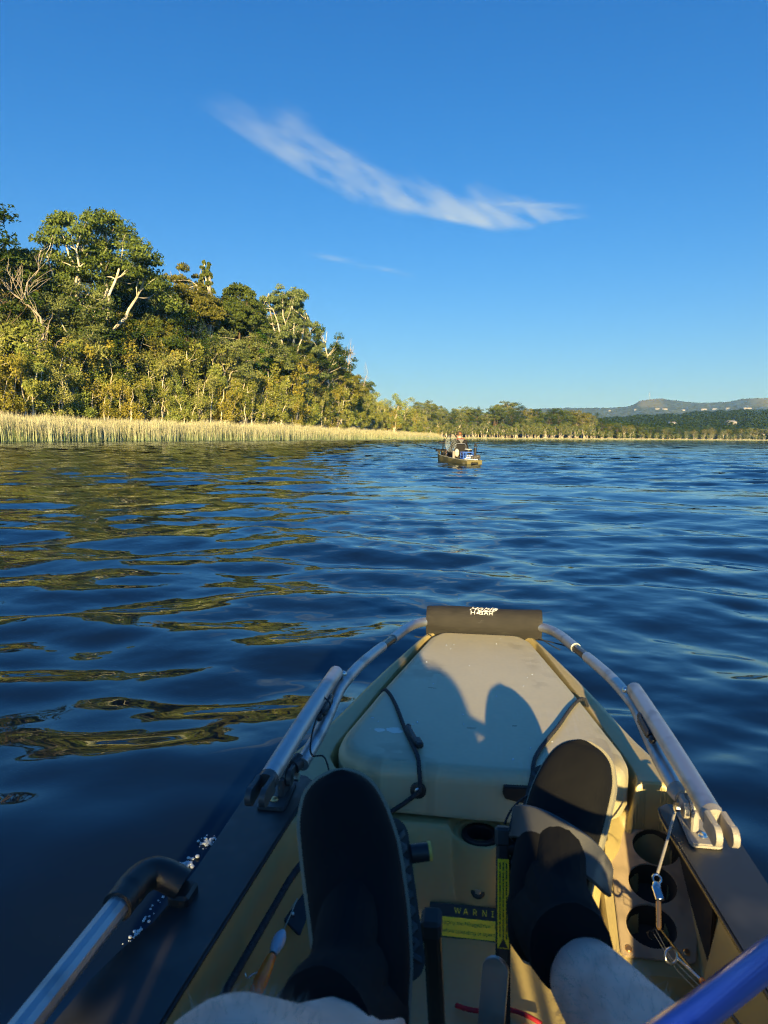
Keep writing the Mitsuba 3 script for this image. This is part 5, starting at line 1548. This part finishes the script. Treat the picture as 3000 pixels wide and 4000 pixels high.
mat('m_camo', proc(camo), 0.45)
mat('m_deck_edge', (0.36, 0.33, 0.24), 0.5)
mat('m_cloth_black', (0.014, 0.013, 0.015), 0.85)
mat('m_vest_grey', (0.17, 0.165, 0.165), 0.8)
mat('m_vest_red', (0.28, 0.035, 0.03), 0.7)
mat('m_cap', (0.075, 0.050, 0.032), 0.8)
mat('m_cap_patch', (0.42, 0.15, 0.04), 0.7)
mat('m_crate', (0.03, 0.11, 0.48), 0.45)
mat('m_white', (0.72, 0.72, 0.70), 0.4)
mat('m_cream', (0.62, 0.56, 0.45), 0.5)
mat('m_motor', (0.075, 0.07, 0.065), 0.5)
mat('m_net', (0.42, 0.46, 0.48), 0.6)
labels['kayak_001'] = {}
tag('kayak_001', 'camouflage olive fishing kayak ahead on the lake, seen from behind', 'kayak')
fb = PchipInterpolator([0, 0.25, 0.9, 1.8, 2.6, 3.2, 3.7, 4.0, 4.15], [0.27, 0.31, 0.42, 0.47, 0.45, 0.37, 0.24, 0.12, 0.02])
fz = PchipInterpolator([0, 0.6, 1.6, 2.8, 3.6, 4.15], [0.165, 0.19, 0.235, 0.29, 0.36, 0.42])
fu = np.linspace(0, 4.15, 60)
prof = [(0.70, -0.14, 0), (0.90, -0.05, 0), (0.985, 0.45, 1), (1.0, 0.92, 1), (0.985, 1.0, 1), (0.90, 1.0, 1), (0.84, 0.90, 1), (0.80, 0.62, 1), (0.0, 0.58, 1)]
rows = []
for kx, kz, rel in prof:
    z_ = np.where(rel, kz * fz(fu), kz * np.ones_like(fu))
    rows.append(np.stack([fb(fu) * kx, fu, z_], -1))
Pm = np.array(rows)
a_, b_ = Pm.shape[:2]
i2, j2 = np.meshgrid(np.arange(a_ - 1), np.arange(b_ - 1), indexing='ij')
q = np.stack([i2 * b_ + j2, i2 * b_ + j2 + 1, (i2 + 1) * b_ + j2 + 1, (i2 + 1) * b_ + j2], -1).reshape(-1, 4)
half = tm(Pm.reshape(-1, 3), q)
left = half.copy()
left.vertices[:, 0] *= -1
left.faces = left.faces[:, ::-1]
# transom with the dark tunnel between two sponsons
tr_out = Polygon([(-0.27, 0.168), (0.27, 0.168), (0.27, 0.08), (0.23, -0.12), (0.17, -0.12), (0.12, 0.11), (-0.12, 0.11), (-0.17, -0.12), (-0.23, -0.12), (-0.27, 0.08)])
tr_ = trimesh.creation.extrude_polygon(tr_out, 0.02, engine='earcut')
tr_ = frame(tr_, (1, 0, 0), (0, 0, 1), (0, -1, 0), (0, 0.012, 0))
aft = trimesh.creation.box([0.50, 0.60, 0.02])
aft.vertices += [0, 0.30, 0.168]
addf('kayak_001__hull', cat(half, left, tr_, aft), 'm_camo', smooth=30)
tun = trimesh.creation.box([0.30, 0.05, 0.18])
tun.vertices += [0, 0.065, 0.0]
addf('kayak_001__stern_tunnel', tun, 'm_black')
for sg in (-1, 1):
    addf('kayak_001__gunwale', tube(np.stack([sg * fb(fu[:-2]) * 0.985, fu[:-2], fz(fu[:-2]) + 0.004], -1), 0.013, 6), 'm_deck_edge', smooth=True)
# seat
bk = slab(Polygon([(-0.25, 0), (0.25, 0), (0.21, 0.42), (-0.21, 0.42)]).buffer(-0.04).buffer(0.04), 0, 0.04, 0.01)
addf('kayak_001__seat_back', frame(bk, (1, 0, 0), (0, -0.12, 1), (0, -1, -0.12), (0.04, 1.78, 0.28)), 'm_cloth_black')
addf('kayak_001__seat_base', cbox(0.48, 0.46, 0.06, 0.02, (0.04, 2.02, 0.27)), 'm_cloth_black')
addf('kayak_001__seat_frame', tube(curve([(-0.18, 1.73, 0.20), (-0.175, 1.69, 0.64), (-0.10, 1.665, 0.725), (0.17, 1.665, 0.725), (0.25, 1.69, 0.64), (0.255, 1.73, 0.20)], 30), 0.014, 8), 'm_alu', smooth=True)
addf('kayak_001__seat_rail', tube([(-0.18, 1.75, 0.23), (0.255, 1.75, 0.23)], 0.012, 8), 'm_alu', smooth=True)
# bow motor and its mount
addf('kayak_001__bow_motor', cat(cbox(0.10, 0.42, 0.07, 0.02, (-0.10, 3.35, 0.47)), tube([(-0.16, 3.30, 0.45), (-0.16, 3.22, 0.74)], 0.022, 10), cbox(0.30, 0.13, 0.075, 0.03, (-0.20, 3.22, 0.74)), ball((-0.10, 3.22, 0.80), (0.04, 0.05, 0.06)), tube([(-0.10, 3.22, 0.80), (-0.12, 3.22, 0.91)], 0.012, 6),
                              cbox(0.20, 0.22, 0.08, 0.03, (-0.36, 3.15, 0.45)), tube([(-0.05, 3.25, 0.72), (0.12, 3.22, 0.70)], 0.02, 8)), 'm_black')
addf('kayak_001__side_tray', cat(cbox(0.06, 0.30, 0.05, 0.015, (-0.36, 2.55, 0.33)), tube([(-0.36, 2.45, 0.30), (-0.36, 2.42, 0.46)], 0.022, 8), ball((-0.33, 2.42, 0.36), (0.05, 0.06, 0.05))), 'm_rubber')
addf('kayak_001__side_tray', cat(tube([(-0.30, 2.7, 0.20), (-0.26, 2.68, 0.47)], 0.02, 8), cbox(0.10, 0.12, 0.08, 0.02, (-0.285, 2.68, 0.34))), 'm_rubber')
addf('kayak_001__cross_bar', cbox(0.34, 0.10, 0.06, 0.02, (-0.10, 1.45, 0.25)), 'm_rubber')
# stern motor
addf('kayak_001__stern_motor', cat(cbox(0.26, 0.20, 0.10, 0.04, (0.20, 0.40, 0.270)), ball((0.05, 0.40, 0.255), (0.05, 0.06, 0.06)), ball((0.24, 0.36, 0.295), (0.10, 0.09, 0.07))), 'm_motor')
wp = [(-0.16, 0.72), (0.24, 0.70), (0.25, 0.34), (0.18, 0.16), (0.04, 0.16), (-0.06, 0.40)]
addf('kayak_001__white_cover', slab(Polygon(wp).buffer(-0.04).buffer(0.04), 0.180, 0.215, 0.012), 'm_white')
addf('kayak_001__rod_holder', cat(tube([(0.30, 0.86, 0.20), (0.31, 0.84, 0.58)], 0.055, 14), frame(cbox(0.05, 0.03, 0.17, 0.012), (1, 0, 0.5), (0, 1, 0), (-0.5, 0, 1), (0.33, 0.82, 0.68)), cbox(0.07, 0.03, 0.05, 0.01, (0.40, 0.82, 0.74)), cbox(0.05, 0.03, 0.09, 0.01, (0.28, 0.82, 0.66))), 'm_black')
addf('kayak_001__rod_holder', cat(tube([(-0.33, 1.30, 0.12), (-0.335, 1.30, 0.46)], 0.05, 14)), 'm_fork')

# crate of tackle with a dark pot on top
labels['crate'] = {}
tag('crate', 'blue plastic crate of gear behind the seat of the kayak ahead', 'crate')
bars = []
cw, cd, ch = 0.45, 0.34, 0.25
cx0, cy0, cz0 = 0.105, 1.02, 0.190
for dz_, t_ in ((0, 0.045), (0.10, 0.020), (0.215, 0.040)):
    for sy in (-1, 1):
        bars.append(cbox(cw, 0.018, t_, 0.004, (cx0, cy0 + sy * cd / 2, cz0 + dz_ + t_ / 2)))
    for sx in (-1, 1):
        bars.append(cbox(0.018, cd, t_ * 0.98, 0.004, (cx0 + sx * cw / 2, cy0, cz0 + dz_ + t_ / 2)))
for sx in (-1, -0.62, 0.62, 1):
    for sy in (-1, 1):
        bars.append(cbox(0.030, 0.022, ch, 0.004, (cx0 + sx * (cw / 2 - 0.012), cy0 + sy * (cd / 2), cz0 + ch / 2)))
for sy in (-1, 1):
    for s2 in (-1, 1):
        bars.append(tube([(cx0 + s2 * 0.02, cy0 + sy * cd / 2, cz0 + 0.13), (cx0 + s2 * 0.13, cy0 + sy * cd / 2, cz0 + 0.22)], 0.010, 6))
addf('crate__frame', cat(*bars), 'm_crate')
addf('crate__base', cbox(cw - 0.02, cd - 0.02, 0.02, 0.004, (cx0, cy0, cz0 + 0.012)), 'm_crate')
labels['tackle_box'] = {}
tag('tackle_box', 'pale tackle boxes stacked inside the blue crate', 'tackle box')
addf('tackle_box__lid', cat(cbox(0.27, 0.15, 0.055, 0.008, (cx0 + 0.03, cy0 - 0.05, cz0 + 0.058)), cbox(0.23, 0.15, 0.05, 0.008, (cx0 + 0.05, cy0 - 0.05, cz0 + 0.118))), 'm_white')
addf('tackle_box__tray', cbox(0.29, 0.16, 0.012, 0.003, (cx0 + 0.03, cy0 - 0.05, cz0 + 0.089)), 'm_black')
labels['pot'] = {}
tag('pot', 'round dark pot with pale rim sitting in the blue crate', 'pot')
pt = lathe([(0.0, 0.17), (0.115, 0.17), (0.125, 0.18), (0.128, 0.33), (0.110, 0.345), (0.0, 0.348)], 26)
pt.vertices += [cx0 + 0.03, cy0 + 0.05, cz0]
addf('pot__body', pt, 'm_black')
rm = lathe([(0.129, 0.335), (0.133, 0.338), (0.133, 0.350), (0.128, 0.353), (0.118, 0.346)], 26)
rm.vertices += [cx0 + 0.03, cy0 + 0.05, cz0]
addf('pot__rim', rm, 'm_white')

labels['float'] = {}
tag('float', 'cream oval float strapped beside the seat of the kayak ahead', 'float')
addf('float__body', ball((-0.215, 1.30, 0.40), (0.080, 0.070, 0.145), 3), 'm_cream', smooth=True)
addf('float__strap', tube([(-0.215 + 0.083 * math.cos(t_), 1.30 + 0.073 * math.sin(t_), 0.40) for t_ in np.linspace(0, 2 * np.pi, 25)], 0.008, 6), 'm_vest_grey', smooth=True)

# landing net standing in its holder
labels['landing_net'] = {}
tag('landing_net', 'landing net with black oval hoop standing upright beside the second kayaker', 'net')
nc, ra_, rb_ = np.array([-0.42, 1.36, 0.745]), 0.235, 0.335
tt = np.linspace(0, 2 * np.pi, 49)
hoop = np.stack([nc[0] + ra_ * np.cos(tt) + 0.05 * np.sin(tt), nc[1] + 0.05 * np.cos(tt), nc[2] + rb_ * np.sin(tt) - 0.03 * np.cos(tt)], -1)
addf('landing_net__hoop', tube(hoop, 0.010, 8, caps=False), 'm_black', smooth=True)
addf('landing_net__handle', tube([(-0.45, 1.37, 1.15), (-0.42, 1.36, 0.745), (-0.36, 1.31, 0.38), (-0.335, 1.30, 0.22)], 0.011, 8), 'm_black', smooth=True)
nn_ = []
for k_ in range(-7, 8):
    for d_ in (1, -1):
        pts = []
        for s_ in np.linspace(-1.5, 1.5, 28):
            x_, z_ = (k_ / 7 * 1.3 + s_ * d_ * 0.75), s_
            r2 = x_ * x_ + z_ * z_
            if r2 < 0.985:
                bag = 0.22 * (1 - r2) + 0.02 * math.sin(9 * x_ + 5 * z_)
                pts.append((nc[0] + ra_ * x_ + 0.05 * z_, nc[1] + bag, nc[2] + rb_ * z_ - 0.03 * x_))
        if len(pts) > 2:
            nn_.append(tube(pts, 0.0030, 4, caps=False))
kn = addf('landing_net__mesh', cat(*nn_), 'm_net', smooth=True)
tag(kn, kind='stuff')

# the paddler
labels['person_001'] = {}
tag('person_001', 'kayaker seen from behind in black shirt, brown cap and grey red vest', 'person')
J = dict(hip=(-0.02, 1.98, 0.50), chest=(0.0, 1.95, 0.88), neck=(0.0, 1.97, 1.03), head=(0.0, 2.01, 1.165), shl=(-0.19, 1.95, 0.935), shr=(0.20, 1.95, 0.935), ell=(-0.30, 2.12, 0.66), elr=(0.335, 2.10, 0.68), wrl=(-0.33, 2.36, 0.57), wrr=(0.28, 2.34, 0.56),
         hl=(-0.13, 2.02, 0.49), hr=(0.10, 2.02, 0.49), kl=(-0.19, 2.46, 0.55), kr=(0.16, 2.46, 0.56), al=(-0.16, 2.85, 0.33), ar=(0.13, 2.90, 0.34), tl=(-0.16, 3.02, 0.42), tr=(0.13, 3.06, 0.43))
J = {k_: np.array(v_, float) + np.array([0.09, 0, -0.15 if k_ not in ('al', 'ar', 'tl', 'tr') else -0.10]) for k_, v_ in J.items()}
bn = [(J['hip'], 0.145, (0.09, 1.96, 0.57), 0.140), ((0.09, 1.96, 0.57), 0.140, J['chest'], 0.150), (J['shl'], 0.085, J['shr'], 0.085), (J['chest'], 0.13, J['neck'], 0.062), (J['neck'], 0.058, J['head'] - [0, 0.01, 0.02], 0.06),
      (J['head'] + [0, -0.015, 0.03], 0.096, J['head'] + [0, 0.02, -0.06], 0.068), (J['head'] + [-0.09, 0, -0.02], 0.014, J['head'] + [-0.09, 0, 0.02], 0.014), (J['head'] + [0.09, 0, -0.02], 0.014, J['head'] + [0.09, 0, 0.02], 0.014), (J['head'] + [0, 0.10, -0.02], 0.016, J['head'] + [0, 0.112, -0.04], 0.014),
      (J['shl'], 0.070, J['ell'], 0.052), (J['ell'], 0.050, J['wrl'], 0.033), (J['shr'], 0.070, J['elr'], 0.052), (J['elr'], 0.050, J['wrr'], 0.033),
      (J['hl'], 0.10, J['kl'], 0.068), (J['kl'], 0.062, J['al'], 0.042), (J['hr'], 0.10, J['kr'], 0.068), (J['kr'], 0.062, J['ar'], 0.042), (J['al'], 0.045, J['tl'], 0.032), (J['ar'], 0.045, J['tr'], 0.032)]
for w_, dx_ in ((J['wrl'], -0.01), (J['wrr'], -0.01)):
    pm = w_ + [dx_, 0.06, 0.005]
    bn.append((w_, 0.028, pm, 0.030))
    for i in range(4):
        b0 = pm + [(-0.024 + 0.016 * i), 0.035, 0.012]
        bn += [(pm, 0.020, b0, 0.011), (b0, 0.011, b0 + [0, 0.022, -0.018], 0.010), (b0 + [0, 0.022, -0.018], 0.010, b0 + [0, 0.008, -0.040], 0.009)]
    bn.append((w_ + [0.015, 0.02, 0], 0.014, pm + [0.032, 0.03, 0.012], 0.011))
addf('person_001__body', body(bn, 0.016, 6), 'm_skin', smooth=True)
sh = body([(J['hip'], 0.155, (0.09, 1.96, 0.57), 0.152), ((0.09, 1.96, 0.57), 0.152, J['chest'], 0.163), (J['shl'], 0.098, J['shr'], 0.098), (J['chest'], 0.14, J['neck'] - [0, 0, 0.03], 0.078), (J['shl'], 0.084, J['ell'], 0.068), (J['ell'], 0.066, J['wrl'] * 0.92 + J['ell'] * 0.08, 0.045), (J['shr'], 0.084, J['elr'], 0.068), (J['elr'], 0.066, J['wrr'] * 0.92 + J['elr'] * 0.08, 0.045)], 0.02, 4)
addf('person_001__shirt', sh, 'm_cloth_black', smooth=True)
addf('person_001__trousers', body([(J['hl'], 0.112, J['kl'], 0.080), (J['kl'], 0.076, J['al'], 0.056), (J['hr'], 0.112, J['kr'], 0.080), (J['kr'], 0.076, J['ar'], 0.056), (J['hl'], 0.13, J['hr'], 0.13)], 0.02, 4), 'm_cloth_black', smooth=True)
# vest yoke on the back: red collar line and a grey Y
yk = [Polygon([(-0.135, 0.0), (0.135, 0.0), (0.095, -0.045), (0.035, -0.11), (0.026, -0.30), (-0.026, -0.30), (-0.035, -0.11), (-0.095, -0.045)])]


def on_back(poly, off):
    m = trimesh.creation.extrude_polygon(poly, 0.016, engine='earcut')
    m = m.subdivide().subdivide()
    v = m.vertices.copy()
    y_ = 1.95 - np.sqrt(np.clip(0.178 ** 2 - (v[:, 0] * 0.75) ** 2, 0.004, None)) - off - v[:, 2] * 0.6 + 0.55 * np.clip(v[:, 1] + 0.045, 0, None)
    m.vertices = np.stack([v[:, 0] * 1.0 + 0.09, y_, 0.885 + v[:, 1]], -1)
    return m


addf('person_001__vest_yoke', on_back(yk[0], 0.004), 'm_vest_grey', smooth=30)
red = LineString([(-0.16, -0.02), (-0.10, 0.012), (0.0, 0.020), (0.10, 0.012), (0.16, -0.02)]).buffer(0.010)
addf('person_001__vest_piping', on_back(red, 0.012), 'm_vest_red', smooth=30)
addf('person_001__collar', frame(lathe([(0.082, 0), (0.086, 0.04), (0.078, 0.048)], 22), (1, 0, 0), (0, 1, 0), (0, 0, 1), (0.09, 1.965, 0.87)), 'm_vest_red')
hd = J['head']
cp = body([(hd + [0, -0.012, 0.045], 0.107, hd + [0, 0.0, 0.060], 0.104)], 0.012, 2)
mz = m3.Manifold(m3.Mesh(vert_properties=np.asarray(cp.vertices, np.float32), tri_verts=np.asarray(cp.faces, np.uint32))).trim_by_plane([0, 0, 1], float(hd[2] - 0.005))
pk = slab(Polygon([(-0.08, 0.06), (0.08, 0.06), (0.07, 0.17), (0, 0.195), (-0.07, 0.17)]).buffer(0.01), hd[2] + 0.015, hd[2] + 0.022, 0.002)
pk.vertices[:, 0] += hd[0]
pk.vertices[:, 1] += hd[1]
kc_ = addf('person_001__cap', cat(mz, pk), 'm_cap', smooth=40)
pats = []
for (x0_, x1_, z0_, z1_) in ((-0.040, 0.040, 0.098, 0.108), (-0.040, -0.030, 0.042, 0.108), (0.030, 0.040, 0.042, 0.108), (-0.040, 0.040, 0.042, 0.052), (-0.024, 0.024, 0.082, 0.090), (-0.024, 0.024, 0.062, 0.070), (-0.006, 0.030, 0.072, 0.079)):
    v_ = []
    m = trimesh.creation.box([x1_ - x0_, 0.004, z1_ - z0_])
    m = m.subdivide()
    vv_ = m.vertices + [(x0_ + x1_) / 2, 0, (z0_ + z1_) / 2]
    rr2 = np.sqrt(np.clip(0.1085 ** 2 - vv_[:, 0] ** 2 - np.clip(vv_[:, 2] - 0.05, 0, None) ** 2, 1e-5, None))
    m.vertices = np.stack([hd[0] + vv_[:, 0], hd[1] - 0.010 - rr2 - vv_[:, 1], hd[2] + vv_[:, 2]], -1)
    pats.append(m)
addf(kc_ + '__patch', cat(*pats), 'm_cap_patch', smooth=False)

t = thing('fishing_rod')
tag(t, 'thin rod held out to the left by the kayaker ahead', 'fishing rod')
addf(t + '__blank', tube(curve([(-0.25, 2.40, 0.42), (-0.9, 2.75, 0.58), (-1.9, 3.3, 0.82), (-2.4, 3.6, 0.9)], 20), np.linspace(0.014, 0.006, 20), 6), 'm_rod', smooth=True)
addf(t + '__grip', tube([(-0.25, 2.40, 0.42), (-0.18, 2.30, 0.38)], 0.018, 8), 'm_rubber', smooth=True)

# ------------------------------------------------------------------ the air between here and the hills
scene['air'] = {'type': 'homogeneous', 'albedo': rgb(0.72, 0.88, 0.99), 'sigma_t': {'type': 'rgb', 'value': [0.000022, 0.000050, 0.000115]}}
scene['haze'] = {'type': 'cube', 'to_world': T().translate([0, 2900, 196]).scale([7600, 3400, 198]), 'bsdf': {'type': 'null'}, 'interior': {'type': 'ref', 'id': 'air'}}
scene['camera']['medium'] = {'type': 'ref', 'id': 'air'}
tag('haze', 'thin blue haze in front of the far hills', kind='stuff')
